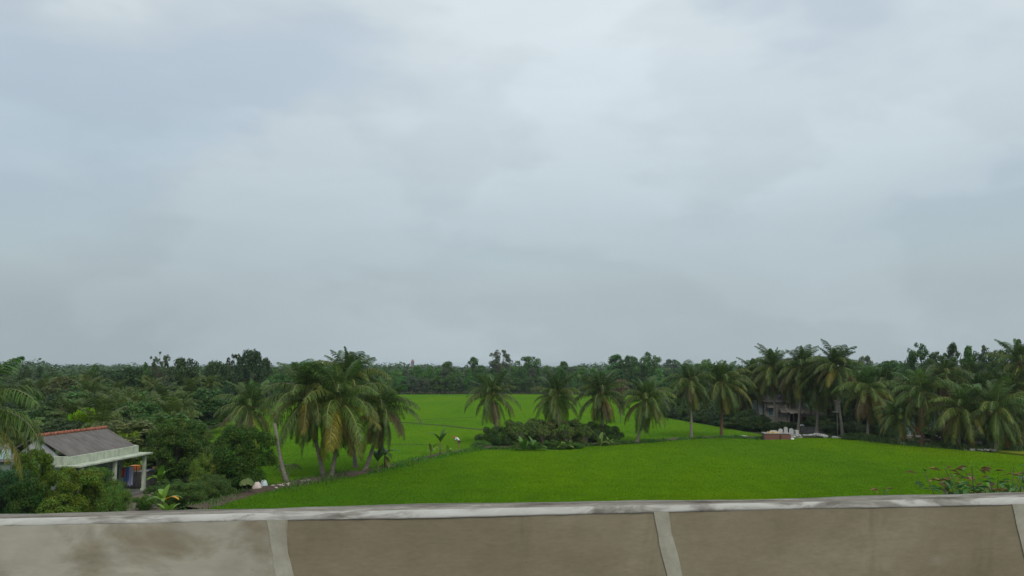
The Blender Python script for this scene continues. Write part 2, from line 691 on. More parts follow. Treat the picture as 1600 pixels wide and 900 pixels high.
near_poly = ragged(near_px, .3, 1.0, 1)
near_poly += [(55, 36), (34, 30), (-10, 24), (-20, 40)]
sheet('rice_paddy', near_poly, .30, M['rice_near'])
yel = [tuple(at(*p).xy) for p in [(1552, 709), (1600, 706.5), (1760, 706), (1760, 730), (1700, 725), (1600, 714.5)]]
sheet('rice_paddy', yel, .34, M['rice_yellow'])
far_px = [(300, 693), (352, 664), (424, 630), (520, 623), (620, 617.5), (800, 617), (1030, 619.5), (1040, 655), (1110, 667), (1200, 684),
          (1128, 684), (1080, 686), (1000, 691), (950, 694), (850, 700), (755, 701), (690, 711), (600, 733), (520, 745), (430, 763), (380, 770)]
far_poly = [tuple(at(*p).xy) for p in far_px[:10]] + ragged(far_px[10:], .3, 1.1, 2)
sheet('rice_paddy', far_poly, .26, M['rice_far'])
NF = 1.0
blades('rice_plants', near_poly, int(380000 * NF), 56, 130, M['blade_near'], .05, .10, .016, 3, .27)
blades('rice_plants', far_poly, int(150000 * NF), 66, 300, M['blade_far'], .05, .09, .02, 4, .23)

# earth bund between the two paddies
bl = [(300, 803), (380, 779), (430, 767), (470, 759), (520, 750), (560, 744), (600, 737), (645, 725), (690, 714), (752, 703.5), (850, 703), (950, 697),
      (1000, 694), (1080, 688), (1128, 686), (1200, 687)]
pts = [at(*p) for p in bl]
# resample the line so the bund has an uneven section
rs = []
for a, b in zip(pts[:-1], pts[1:]):
    k = max(1, int((b - a).length / .7))
    for i in range(k):
        rs.append(a.lerp(b, i / k))
rs.append(pts[-1])
V, Fs = [], []
rr = random.Random(4)
for i, p in enumerate(rs):
    t = (rs[min(i + 1, len(rs) - 1)] - rs[max(i - 1, 0)]).normalized()
    nrm = Vector((-t.y, t.x, 0))
    w = 1.1 if p.x < -14 else .45 if p.x < -5 else .8
    for s, z in ((-1.6, -.05), (-.9, .30), (-.3, .43), (.35, .45), (.95, .3), (1.7, -.05)):
        q = p + nrm * s * w * (1 + rr.uniform(-.15, .15))
        V.append((q.x, q.y, z + rr.uniform(-.05, .05) * (z > 0)))
for i in range(len(rs) - 1):
    for j in range(5):
        Fs.append((i * 6 + j, i * 6 + j + 1, i * 6 + 7 + j, i * 6 + 6 + j))
me = np_mesh('earth_bund', V, Fs, M['soil'], smooth=True)
tag(link('earth_bund', me), kind='structure')


# low field edge in the far paddy (dark line)
def low_edge(pxs, w=.45, h=.34):
    ps = [at(*p, z=.26) for p in pxs]
    V, Fs = [], []
    for i, p in enumerate(ps):
        t = (ps[min(i + 1, len(ps) - 1)] - ps[max(i - 1, 0)]).normalized()
        nrm = Vector((-t.y, t.x, 0))
        for s, z in ((-w, .2), (-w * .5, h), (w * .5, h), (w, .2)):
            q = p + nrm * s
            V.append((q.x, q.y, z))
    for i in range(len(ps) - 1):
        for j in range(3):
            Fs.append((i * 4 + j, i * 4 + j + 1, i * 4 + 5 + j, i * 4 + 4 + j))
    return tag(link('field_edge', np_mesh('field_edge', V, Fs, M['ground'], smooth=True)), kind='structure')


low_edge([(560, 656), (640, 661), (700, 666), (735, 670), (780, 674)], .5, .36)
low_edge([(640, 657), (700, 654), (740, 652)], .35, .3)
low_edge([(600, 694), (660, 695), (690, 696)], .3, .3)

# ---- house yard
yard_px = [(190, 764), (240, 764), (262, 790), (268, 815), (150, 815)]
sheet('yard', [tuple(at(*p).xy) for p in yard_px], .012, M['yard'])

# ------------------------------------------------------------------ road, embankment, parapet
HP = .60                    # camera above the parapet's top
PZ = CAMZ - HP
A = at(0, 812, PZ)
B = at(1600, 778.5, PZ)
Ab = at(0, 800.5, PZ)
Bb = at(1600, 768, PZ)
wdir = (B - A).normalized()
wn_ = Vector((-wdir.y, wdir.x, 0))       # outwards, towards the field
thick = ((Ab - A).dot(wn_) + (Bb - B).dot(wn_)) / 2
WM = Matrix(((wdir.x, wn_.x, 0, A.x), (wdir.y, wn_.y, 0, A.y), (0, 0, 1, 0), (0, 0, 0, 1)))
ROADZ = PZ - .83


def band(name, prof, s0, s1, mat, kind='structure'):
    """a strip along the road: prof is a list of (offset outwards, z)"""
    V, Fs = [], []
    n = 40
    for i in range(n + 1):
        s = s0 + (s1 - s0) * i / n
        for (o, z) in prof:
            p = WM @ Vector((s, o, z))
            V.append(tuple(p))
    k = len(prof)
    for i in range(n):
        for j in range(k - 1):
            Fs.append((i * k + j, i * k + k + j, i * k + k + j + 1, i * k + j + 1))
    return tag(link(name, np_mesh(name, V, Fs, mat)), kind=kind)


band('road', [(-8.2, ROADZ), (-.35, ROADZ)], -160, 160, M['asphalt'])
band('verge', [(-24, -.3), (-9.5, ROADZ - .15), (-8.2, ROADZ - .01), (-8.2, ROADZ - .25)], -160, 160, M['ground'])
band('kerb', [(-.35, ROADZ - .05), (-.35, ROADZ + .12), (0.0, ROADZ + .13)], -160, 160, M['concrete'])
band('embankment', [(thick - .02, PZ - 1.0), (thick + .9, PZ - 1.05), (thick + 1.5, PZ - 1.3), (thick + 14, -.3)], -160, 160, M['ground'])


def parapet_mats():
    # weathered brown-grey face
    m, nt, b = new_mat('weathered_parapet_face')
    n = add_noise(nt, 1.3, 7, .6, stretch=(1, 1, 1.7), dist=.3)
    c = add_ramp(nt, n, [(.30, (.195, .165, .107)), (.50, (.232, .198, .132)), (.72, (.285, .25, .175))])
    n2 = add_noise(nt, 14, 6, .65, stretch=(.35, 1, 1))
    g = add_ramp(nt, n2, [(.3, (.93, .93, .93)), (.7, (1.07, 1.07, 1.07))])
    c = mixc(nt, c, g, 1, 'MULTIPLY')
    # pale scuffs
    n3 = add_noise(nt, 2.1, 3, .5, stretch=(1, 1, 1.4))
    s = add_ramp(nt, n3, [(.68, (0, 0, 0)), (.76, (.5, .5, .5))])
    c = mixc(nt, c, (.33, .31, .25), s)
    gr = add_noise(nt, 70, 5, .7, stretch=(.3, 1, 1))
    c = mixc(nt, c, add_ramp(nt, gr, [(.35, (.93, .93, .93)), (.65, (1.07, 1.07, 1.07))]), 1, 'MULTIPLY')
    dr = add_noise(nt, 3.2, 5, .6, stretch=(1, 1, .35), dist=.6)        # grimy run-down stains
    c = mixc(nt, c, (.12, .105, .07), add_ramp(nt, dr, [(.58, (0, 0, 0)), (.74, (.55, .55, .55))]))
    nt.links.new(c, b.inputs['Base Color'])
    b.inputs['Roughness'].default_value = .92
    b.inputs['Specular IOR Level'].default_value = .15
    bump(nt, b, n2, .25, .006)
    M['face'] = m
    # pale rendered patch with brown stains
    m, nt, b = new_mat('pale_render_with_stains')
    n = add_noise(nt, 1.6, 6, .6, stretch=(1, 1, 1.5), dist=.5)
    c = add_ramp(nt, n, [(.28, (.31, .293, .232)), (.5, (.395, .378, .30)), (.7, (.45, .435, .355))])
    st = add_noise(nt, 2.6, 5, .6, stretch=(.8, 1, 1.4), dist=.4)
    s = add_ramp(nt, st, [(.52, (0, 0, 0)), (.66, (.8, .8, .8))])
    c = mixc(nt, c, (.22, .185, .12), s)
    n2 = add_noise(nt, 14, 6, .65, stretch=(.35, 1, 1))
    c = mixc(nt, c, add_ramp(nt, n2, [(.3, (.9, .9, .9)), (.7, (1.08, 1.08, 1.08))]), 1, 'MULTIPLY')
    nt.links.new(c, b.inputs['Base Color'])
    b.inputs['Roughness'].default_value = .92
    b.inputs['Specular IOR Level'].default_value = .15
    bump(nt, b, n2, .25, .006)
    M['paleface'] = m
    # grimy coping top
    m, nt, b = new_mat('grimy_coping')
    n = add_noise(nt, 6.5, 7, .65, stretch=(.35, 1.8, 1), dist=.4)
    c = add_ramp(nt, n, [(.34, (.10, .09, .072)), (.47, (.20, .185, .155)), (.58, (.27, .255, .22)), (.66, (.46, .45, .42))])
    gr = add_noise(nt, 60, 4, .7, stretch=(.4, 1, 1))
    c = mixc(nt, c, add_ramp(nt, gr, [(.35, (.78, .78, .78)), (.65, (1.15, 1.15, 1.15))]), 1, 'MULTIPLY')
    nt.links.new(c, b.inputs['Base Color'])
    b.inputs['Roughness'].default_value = .95
    b.inputs['Specular IOR Level'].default_value = .1
    bump(nt, b, add_noise(nt, 20, 6, .6, stretch=(.4, 1, 1)), .4, .008)
    M['coping'] = m
    # worn white painted edge
    m, nt, b = new_mat('worn_white_edge')
    n = add_noise(nt, 6.5, 6, .65, stretch=(.5, 1.6, 1.6), dist=.6)
    c = add_ramp(nt, n, [(.36, (.15, .14, .12)), (.46, (.27, .26, .23)), (.53, (.42, .415, .38)), (.70, (.50, .50, .465))])
    nt.links.new(c, b.inputs['Base Color'])
    b.inputs['Roughness'].default_value = .9
    b.inputs['Specular IOR Level'].default_value = .15
    bump(nt, b, add_noise(nt, 25, 5, .6, stretch=(.4, 1, 1)), .4, .006)
    M['edge'] = m
    M['joint'] = noisy('pale_mortar_joint', (.27, .255, .195), (.40, .39, .31), 9, .9, .15)


parapet_mats()
par = empty('parapet_wall', A - Vector((0, 0, A.z)) + Vector((0, 0, ROADZ)))
par.matrix_world = WM @ Matrix.Translation((0, 0, ROADZ))
tag(par, 'long low weathered concrete parapet with worn white edge along the road', 'parapet')
H = PZ - ROADZ


def uneven_strip(name, prof, s0, s1, mat, step=.12, amp=.004, seed=0):
    r = random.Random(seed)
    n = int((s1 - s0) / step)
    ph = [r.uniform(0, 6) for _ in range(4)]
    V, Fs = [], []
    k = len(prof)
    for i in range(n + 1):
        s = s0 + (s1 - s0) * i / n
        for j, (o, z) in enumerate(prof):
            a = amp * (math.sin(s * 2.3 + ph[0] + j) + .6 * math.sin(s * 5.9 + ph[1] + 2 * j) + .5 * r.uniform(-1, 1))
            if j in (0, k - 1): a = 0
            V.append((s, o + a * .5, z + a))
    for i in range(n):
        for j in range(k - 1):
            Fs.append((i * k + j, i * k + k + j, i * k + k + j + 1, i * k + j + 1))
    return link(name, np_mesh(name, V, Fs, mat, smooth=False), par)


S0, S1 = -14, 18
ch = .021
uneven_strip('coping', [(.008, H - .012), (.014, H + .0), (thick * .5, H + .004), (thick - .03, H), (thick, H - .02), (thick, H - .12), (thick - .02, H - .13)], S0, S1, M['coping'], seed=1, amp=.003)
uneven_strip('painted_edge', [(.004, H - ch - .010), (-.0048, H - ch - .005), (-.004, H - ch), (.006, H - .002), (.016, H + .002)], S0, S1, M['edge'], seed=2, amp=.0022, step=.05)
# panels between joints
jx = [at(436, 845, PZ - .08), at(1036, 830, PZ - .08)]
WI = WM.inverted()
js = []
for px, py in ((437, 850), (1040, 850)):
    # intersect the ray with the wall's face plane
    d = Vector((px - 800, 0, 0)) + _f * F + _u * (450 - py)
    o_ = WI @ Vector((0, 0, CAMZ))
    dl = WI.to_3x3() @ d
    t = -o_.y / dl.y
    js.append((o_ + dl * t).x)
step = js[1] - js[0]
joints = [js[0] + step * k for k in range(-8, 2)] + [js[1] + (step + .06) * k for k in range(1, 9)]
for i in range(len(joints) - 1):
    a, b = joints[i], joints[i + 1]
    pale = abs(b - js[0]) < .01
    mb = MB()
    n, mrows = 14, 8
    zz = [0 + (H - ch - .004) * j / mrows for j in range(mrows + 1)]
    r = random.Random(i)
    base = {}
    for ii in range(n + 1):
        for jj in range(mrows + 1):
            base[ii, jj] = len(mb.v)
            mb.v.append((a + (b - a) * ii / n, 0 + r.uniform(-.0012, .0012), zz[jj]))
    for ii in range(n):
        for jj in range(mrows):
            mb.f.append((base[ii, jj], base[ii + 1, jj], base[ii + 1, jj + 1], base[ii, jj + 1]))
    mb.box(a, .012, 0, b, thick - .03, H - .02)
    o = mb.build('panel', M['face'], par)
    if pale:
        pm = MB()
        # pale render coat, lower edge just in the picture, ends in a wobbly line past the joint
        top = H - ch - .003
        pts_ = [(a, .60 - .26)]
        low, N = [], 24
        for q in range(N + 1):
            s = a + (b - a + .03) * q / N
            low.append((s, top - .262 + .004 * math.sin(q * 1.7)))
        for q in range(N):
            s0_, z0_ = low[q]
            s1_, z1_ = low[q + 1]
            pm.hexa([(s0_, -.0035, z0_), (s1_, -.0035, z1_), (s1_, .003, z1_), (s0_, .003, z0_),
                     (s0_, -.0035, top), (s1_, -.0035, top), (s1_, .003, top), (s0_, .003, top)])
        o2 = pm.build('render_patch', M['paleface'], o)
        o['label'] = 'panel with a pale brown-stained render coat'
for i, s in enumerate(joints):
    jm = MB()
    r = random.Random(i + 40)
    V = []
    top = H - ch - .003
    N = 10
    sl = -.028 if True else 0
    prev = None
    for q in range(N + 1):
        z = top * (1 - q / N) if q > 6 else top - q * .045
        off = .20 * (top - z) + .003 * math.sin(q * .9 + i)
        wdt = .034 + .0025 * math.sin(q * 1.1 + i) + r.uniform(-.002, .002)
        cur = (s - wdt + off - .02, s + wdt + off - .02, z)
        if prev:
            jm.hexa([(cur[0], -.0058, cur[2]), (cur[1], -.0058, cur[2]), (cur[1], .003, cur[2]), (cur[0], .003, cur[2]),
                     (prev[0], -.0058, prev[2]), (prev[1], -.0058, prev[2]), (prev[1], .003, prev[2]), (prev[0], .003, prev[2])])
        prev = cur
    jm.build('mortar_joint', M['joint'], par)


# ================================================================== vegetation builders
def palm_frond_arrays(seed, L, th0, th1, pairs=42, leaf=1.0, gravity=1.0, width=.055, curve=1.0):
    """one pinnate frond in its own frame, growing towards +X. returns V, quads"""
    r = np.random.default_rng(seed)
    n = 16
    pts = [np.zeros(3)]
    side_w = r.uniform(-.25, .25)
    for i in range(n):
        f = (i + .5) / n
        th = th0 + (th1 - th0) * f ** curve
        yaw = side_w * f * f
        d = np.array([math.cos(th) * math.cos(yaw), math.cos(th) * math.sin(yaw), math.sin(th)])
        pts.append(pts[-1] + d * L / n)
    P = np.array(pts)
    V, Q = [], []

    def quad(a, b, c, d):
        i = len(V)
        V.extend([a, b, c, d])
        Q.append((i, i + 1, i + 2, i + 3))
    # rachis as a triangular tube
    idx0 = len(V)
    for i in range(n + 1):
        f = i / n
        t = P[min(i + 1, n)] - P[max(i - 1, 0)]
        t = t / np.linalg.norm(t)
        s = np.cross(t, [0, 0, 1.0])
        ns = np.linalg.norm(s)
        s = s / ns if ns > .05 else np.array([0, -1.0, 0])
        u = np.cross(s, t)
        w = .07 * (1 - f) ** .8 + .012
        V.extend([P[i] + s * w, P[i] - s * w, P[i] - u * w * 1.2])
    for i in range(n):
        a = idx0 + 3 * i
        for j in range(3):
            Q.append((a + j, a + (j + 1) % 3, a + 3 + (j + 1) % 3, a + 3 + j))
    for k in range(pairs):
        f = .14 + .86 * (k + r.uniform(-.3, .3)) / pairs
        f = min(max(f, .12), .995)
        x = f * n
        i = min(int(x), n - 1)
        p = P[i] + (P[i + 1] - P[i]) * (x - i)
        t = P[i + 1] - P[i]
        t = t / np.linalg.norm(t)
        s = np.cross(t, [0, 0, 1.0])
        ns = np.linalg.norm(s)
        s = s / ns if ns > .05 else np.array([0, -1.0, 0])
        u = np.cross(s, t)
        ll = leaf * (math.sin(math.pi * min(1, (f - .05) / .95) ** .75) ** .7 * .85 + .18) * r.uniform(.85, 1.1)
        for sg in (-1, 1):
            if r.random() < .04:
                continue
            d1 = s * sg * r.uniform(.7, .95) + t * r.uniform(.35, .6) + u * r.uniform(-.1, .3)
            d1[2] -= .25 * gravity
            d1 /= np.linalg.norm(d1)
            d2 = d1.copy()
            d2[2] -= r.uniform(.7, 1.3) * gravity
            d2 /= np.linalg.norm(d2)
            d3 = d2.copy()
            d3[2] -= 1.2 * gravity
            d3 /= np.linalg.norm(d3)
            w = width * r.uniform(.8, 1.2)
            a = p
            b = a + d1 * ll * .38
            c = b + d2 * ll * .36
            e = c + d3 * ll * .28
            i0 = len(V)
            V.extend([a - t * w * .3, a + t * w * .3, b - t * w * .5, b + t * w * .5, c - t * w * .45, c + t * w * .45, e - t * w * .08, e + t * w * .08])
            for j in (0, 2, 4):
                Q.append((i0 + j, i0 + j + 1, i0 + j + 3, i0 + j + 2))
    return np.array(V), np.array(Q)


FROND_KINDS = {          # start angle, end angle, gravity on the leaflets, curve
    'spear': (R(86), R(62), .15, 1.3),
    'up': (R(74), R(18), .45, 1.3),
    'arch': (R(60), R(-50), .85, 1.15),
    'out': (R(36), R(-74), 1.0, 1.0),
    'droop': (R(14), R(-84), 1.2, .75),
    'hang': (R(-30), R(-88), 1.1, .6),
    'skirt': (R(-62), R(-90), 1.0, .6),
}
FR = {}
for i, (k, (a0, a1, gv, cv)) in enumerate(FROND_KINDS.items()):
    for v in range(3):
        L = {'spear': 3.2, 'up': 4.6, 'arch': 5.2, 'out': 5.3, 'droop': 5.0, 'hang': 4.6, 'skirt': 4.0}[k]
        Vv, Qq = palm_frond_arrays(100 * i + v, L, a0 + R(4 * (v - 1)), a1, 54, .60 if k == 'spear' else 1.2, gv, .068, cv)
        mi = np.zeros(len(Qq), dtype=np.int32)
        mi[:48] = 1
        FR[k, v] = (Vv, Qq, np_mesh('frond', Vv, Qq, [M['frond'], M['rachis']], mi))

GREENS = [(.056, .092, .022), (.070, .102, .024), (.048, .084, .022), (.082, .106, .028), (.064, .096, .028)]
YELLOWS = [(.12, .122, .026), (.15, .135, .028), (.105, .115, .026)]
BROWNS = [(.095, .072, .036), (.115, .078, .034), (.085, .066, .034)]


def trunk_mb(h, lean=(0, 0), bend=.4, r0=.20, r1=.115, seed=0, top_fibre=True):
    """curved ringed palm trunk from the ground to height h with its top displaced by lean"""
    r = random.Random(seed)
    n = max(10, int(h / .28))
    pts, rad = [], []
    bx, by = r.uniform(-.1, .1), r.uniform(-.1, .1)
    for i in range(n + 1):
        f = i / n
        c = math.sin(math.pi * f) * bend
        pts.append((lean[0] * f ** 1.3 + (bx + .3 * lean[0]) * c * .6, lean[1] * f ** 1.3 + by * c, h * f))
        rr_ = r0 + (r1 - r0) * min(1, f * 1.15) + .13 * math.exp(-f * 14)
        rad.append(rr_ * (1.05 if i % 2 else .97))
    return MB().tube(pts, rad, 9), Vector(pts[-1])


def coconut_palm(loc, hub_h, label, crown=1.0, lean=(0, 0), seed=0, mix=None, yellow=.12, brown=.08, nuts=None,
                 group='coconut palms', trunk='palm_bark', tint=1.0, stretch=1.0, n=26, up=1.0, skirt=1.0, wide=1.0):
    r = random.Random(seed)
    root = empty('coconut_palm', loc, 0)
    tag(root, label, 'palm tree', group)
    mb, top = trunk_mb(hub_h, lean, r.uniform(.3, 1.6), seed=seed)
    wind = r.uniform(-.14, .14)
    mb.build('trunk', M[trunk], root, smooth=True)
    # fibrous heart of the crown
    MB().blob(top + Vector((0, 0, -.1)), .30 * crown, seed, 8, 6, .12, (1, 1, 1.9)).build('crown_heart', M['fibre'], root, smooth=True)
    dense = r.uniform(.95, 1.3)
    base = mix or [('spear', 3), ('up', 6), ('arch', 8), ('out', 7), ('droop', 7), ('hang', 5), ('skirt', 4)]
    a = r.uniform(0, 6.28)
    for k, cnt in base:
        cnt = int(round(cnt * dense * (up if k in ('spear', 'up') else skirt if k in ('hang', 'skirt') else 1)))
        for i in range(cnt):
            a += 2.399963 + r.uniform(-.25, .25)
            fk = FR[k, r.randrange(3)]
            o = link('frond', fk[2], root)
            o.location = top + Vector((math.cos(a) * .1, math.sin(a) * .1, {'spear': .25, 'up': .15, 'arch': .05, 'out': 0, 'droop': -.1, 'hang': -.2, 'skirt': -.3}[k]))
            o.rotation_euler = Matrix.Rotation(wind, 3, 'Y').to_euler()
            o.rotation_euler = (Matrix.Rotation(wind, 3, 'Y') @ Matrix.Rotation(a, 3, 'Z') @ Matrix.Rotation(r.uniform(-.13, .13), 3, 'X') @ Matrix.Rotation(r.uniform(-.16, .16), 3, 'Y')).to_euler()
            s = crown * r.uniform(.78, 1.08)
            o.scale = (s * wide, s * wide, s * stretch)
            c = r.choice(GREENS)
            t = r.uniform(.8, 1.2) * tint
            low = k in ('droop', 'hang', 'skirt')
            u_ = r.random()
            if low and u_ < brown * 2:
                c = r.choice(BROWNS)
            elif low and u_ < (brown + yellow) * 2:
                c = r.choice(YELLOWS)
            elif k in ('spear', 'up'):
                c = (c[0] * .75, c[1] * .9, c[2])
            o.color = (c[0] * t, c[1] * t, c[2] * t, 1)
    if nuts:
        nb = MB()
        for i in range(14):
            an = r.uniform(0, 6.28)
            rr_ = r.uniform(.15, .42)
            nb.blob(top + Vector((math.cos(an) * rr_, math.sin(an) * rr_, r.uniform(-.85, -.15))), r.uniform(.11, .15), i, 7, 5, .04, (1, 1, 1.2))
        nb.build('coconut_bunch', M[nuts], root, smooth=True)
        sp = MB()
        for i in range(3):
            an = r.uniform(0, 6.28)
            sp.tube([top + Vector((0, 0, 0)), top + Vector((math.cos(an) * .4, math.sin(an) * .4, -.2)), top + Vector((math.cos(an) * .5, math.sin(an) * .5, -1.2))], [.03, .03, .015], 5)
        sp.build('flower_stalk', M['coconut'], root)
    return root


def crown_arrays(seed, shape, nclump, nleaf, leaf, hgt_=10.0, rad=3.0, base=.25, flat=.85, up=.5, spread=1.0, csize=.36, aspect=.55):
    """leaf quads gathered in clumps through the crown's volume"""
    r = np.random.default_rng(seed)
    C, Rc = [], []
    tries = 0
    while len(C) < nclump and tries < 5000:
        tries += 1
        f = r.uniform(0, 1)
        if shape == 'round':
            rr_ = max(0, 1 - abs(2 * f - 1) ** 3) ** .4
        elif shape == 'cone':
            rr_ = (1 - f) ** .7 * .95 + .08
        elif shape == 'column':
            rr_ = .55 + .3 * math.sin(f * 7 + seed) if f < .92 else .3
        elif shape == 'flat':
            rr_ = math.sin(math.pi * (.15 + .85 * f) ** 1.5) if f < .98 else .3
        else:
            rr_ = .5 + .5 * math.sin(f * 9 + seed * 1.7) * (1 - f)
        a = r.uniform(0, 6.28)
        q = r.uniform(.25, 1) ** .5 * rr_ * rad * (1 + .25 * math.sin(2 * a + seed) + .18 * math.sin(3 * a + seed * 2.1 + f * 4))
        rc = rad * csize * r.uniform(.6, 1.25) * (1.1 - .32 * f)
        z0_ = hgt_ * base + rc * flat * .6
        z = z0_ + (hgt_ - rc * flat * 1.05 - z0_) * f
        p = np.array([q * math.cos(a), q * math.sin(a), z])
        C.append(p)
        Rc.append(rc)
    C, Rc = np.array(C), np.array(Rc)
    per = r.multinomial(nleaf, Rc ** 2 / (Rc ** 2).sum())
    ci = np.repeat(np.arange(len(C)), per)
    k = len(ci)
    d = r.normal(0, 1, (k, 3))
    d /= np.linalg.norm(d, axis=1)[:, None]
    d[:, 2] = np.where(d[:, 2] < -.7, -d[:, 2] * .7, d[:, 2])
    rad_ = Rc[ci] * (.45 + .55 * r.uniform(0, 1, k) ** .45) * spread * r.uniform(.85, 1.2, k)
    pos = C[ci] + d * rad_[:, None] * np.array([1, 1, flat])
    nrm = d * .8 + np.array([0, 0, up]) + r.normal(0, .45, (k, 3))
    nrm /= np.linalg.norm(nrm, axis=1)[:, None]
    t1 = np.cross(nrm, r.normal(0, 1, (k, 3)))
    t1 /= np.linalg.norm(t1, axis=1)[:, None]
    t2 = np.cross(nrm, t1)
    s = leaf * r.uniform(.6, 1.35, k)[:, None]
    V = np.stack([pos - t1 * s, pos - t2 * s * aspect + nrm * s * .1, pos + t1 * s, pos + t2 * s * aspect + nrm * s * .1], 1).reshape(-1, 3)
    V[:, 2] = np.maximum(V[:, 2], .03)
    Q = np.arange(4 * k).reshape(-1, 4)
    return V, Q, C, Rc


def tree_trunk(C, hgt_, seed, r0=.2, nlimb=10, fork=.25):
    r = random.Random(seed)
    mb = MB()
    idx = list(range(len(C)))
    r.shuffle(idx)
    th = hgt_ * .72
    pts = [Vector((r.uniform(-.2, .2) * (i / 5), r.uniform(-.2, .2) * (i / 5), th * i / 6)) for i in range(7)]
    mb.tube(pts, [r0 * (1.25 if i == 0 else 1 - .13 * i) for i in range(7)], 7)
    for i in idx[:nlimb]:
        c = Vector(C[i])
        k = min(5, max(1, int(6 * max(fork, min(.8, (c.z / hgt_) * .6)))))
        s = pts[k]
        m = s.lerp(c, .5) + Vector((0, 0, .05 * hgt_ * r.uniform(-.3, 1)))
        mb.tube([s, m, c], [r0 * .5, r0 * .32, r0 * .12], 5, cap=False)
    return mb


class TreeKind:
    def __init__(self, seed, shape, nclump, nleaf, leaf, hgt_, rad, limbs=10, **kw):
        V, Q, C, Rc = crown_arrays(seed, shape, nclump, nleaf, leaf, hgt_, rad, **kw)
        self.V, self.Q = V, Q
        self.crown = np_mesh('crown', V, Q, M['leaf'])
        mb = tree_trunk(C, hgt_, seed, .018 * hgt_ + .02, limbs)
        me = bpy.data.meshes.new('trunk')
        me.from_pydata(mb.v, [], mb.f)
        me.materials.append(M['bark'])
        me.update()
        self.trunk = me
        self.h, self.r = hgt_, rad


def plant(kind, name, loc, h, w, label, cat, group, color, seed=0, single=False):
    r = random.Random(seed)
    root = empty(name, loc, r.uniform(0, 6.28))
    root.scale = (w / (2 * kind.r), w / (2 * kind.r), h / kind.h)
    tag(root, label, cat, group)
    link('crown', kind.crown, root, color)
    link('trunk', kind.trunk, root)
    return root


T = {}
# mid-distance and background kinds, 10 m high
T['round'] = [TreeKind(1, 'round', 64, 8500, .20, 10, 3.2, base=.15, csize=.34), TreeKind(2, 'round', 54, 8000, .21, 10, 3.0, base=.2, csize=.38)]
T['tall'] = [TreeKind(3, 'column', 46, 6000, .20, 10, 2.1, base=.15, csize=.42), TreeKind(4, 'cone', 46, 6000, .20, 10, 2.6, base=.12, csize=.34)]
T['airy'] = [TreeKind(5, 'round', 60, 4200, .17, 10, 3.4, base=.45, csize=.17, limbs=40), TreeKind(6, 'round', 50, 3800, .17, 10, 3.4, base=.5, csize=.19, limbs=34)]
T['broad'] = [TreeKind(7, 'round', 70, 8500, .22, 10, 3.8, base=.3, csize=.28), TreeKind(8, 'lobed', 64, 8500, .21, 10, 3.4, base=.15, csize=.32)]
# near, finer kinds
T['neardense'] = [TreeKind(11, 'round', 130, 62000, .075, 5, 2.75, base=.06, csize=.22, aspect=.6), TreeKind(12, 'round', 120, 60000, .072, 5, 2.75, base=.05, csize=.23, aspect=.6)]
T['nearfine'] = [TreeKind(13, 'round', 90, 38000, .068, 4, 2.45, base=.05, csize=.26, aspect=.45)]
T['shrub'] = [TreeKind(14, 'flat', 60, 16000, .085, 3, 2.2, base=.02, csize=.26), TreeKind(15, 'round', 60, 16000, .08, 3, 2.1, base=.02, csize=.26),
              TreeKind(16, 'lobed', 56, 16000, .085, 3, 2.2, base=.02, csize=.25)]

# crowns of background palms as one part
PALMC = []
for v in range(4):
    r = np.random.default_rng(50 + v)
    VV, QQ, off = [], [], 0
    a = r.uniform(0, 6)
    for k, cnt in (('spear', 3), ('up', 6), ('arch', 7), ('out', 7), ('droop', 6), ('hang', 4)):
        for i in range(cnt):
            a += 2.4 + r.uniform(-.3, .3)
            a0, a1, gv, cv = FROND_KINDS[k]
            Vv, Qq = palm_frond_arrays(900 + v * 50 + i, 4.8 if k != 'spear' else 3.2, a0, a1, 30, 1.05, gv, .10, cv)
            ca, sa = math.cos(a), math.sin(a)
            s = r.uniform(.85, 1.1)
            W = Vv.copy()
            W[:, 0] = (Vv[:, 0] * ca - Vv[:, 1] * sa) * s
            W[:, 1] = (Vv[:, 0] * sa + Vv[:, 1] * ca) * s
            W[:, 2] = Vv[:, 2] * s
            VV.append(W)
            QQ.append(Qq + off)
            off += len(W)
    PALMC.append(np_mesh('crown', np.concatenate(VV), np.concatenate(QQ), M['frond']))
PTR = []
for v in range(3):
    mb, top = trunk_mb(1.0 * 6, (0, 0), .3, seed=90 + v)
    me = bpy.data.meshes.new('trunk')
    me.from_pydata(mb.v, [], mb.f)
    me.materials.append(M['palm_bark'])
    me.update()
    PTR.append((me, top))


def back_palm(loc, hub_h, crown, label, group, color, seed):
    r = random.Random(seed)
    root = empty('coconut_palm', loc, r.uniform(0, 6.28))
    tag(root, label, 'palm tree', group)
    me, top = PTR[seed % 3]
    t = link('trunk', me, root)
    t.scale = (1, 1, hub_h / 6)
    c = link('crown', PALMC[seed % 4], root, color)
    c.location = (top.x, top.y, hub_h)
    c.rotation_euler = (r.uniform(-.1, .1), r.uniform(-.1, .1), 0)
    c.scale = (crown,) * 3
    return root


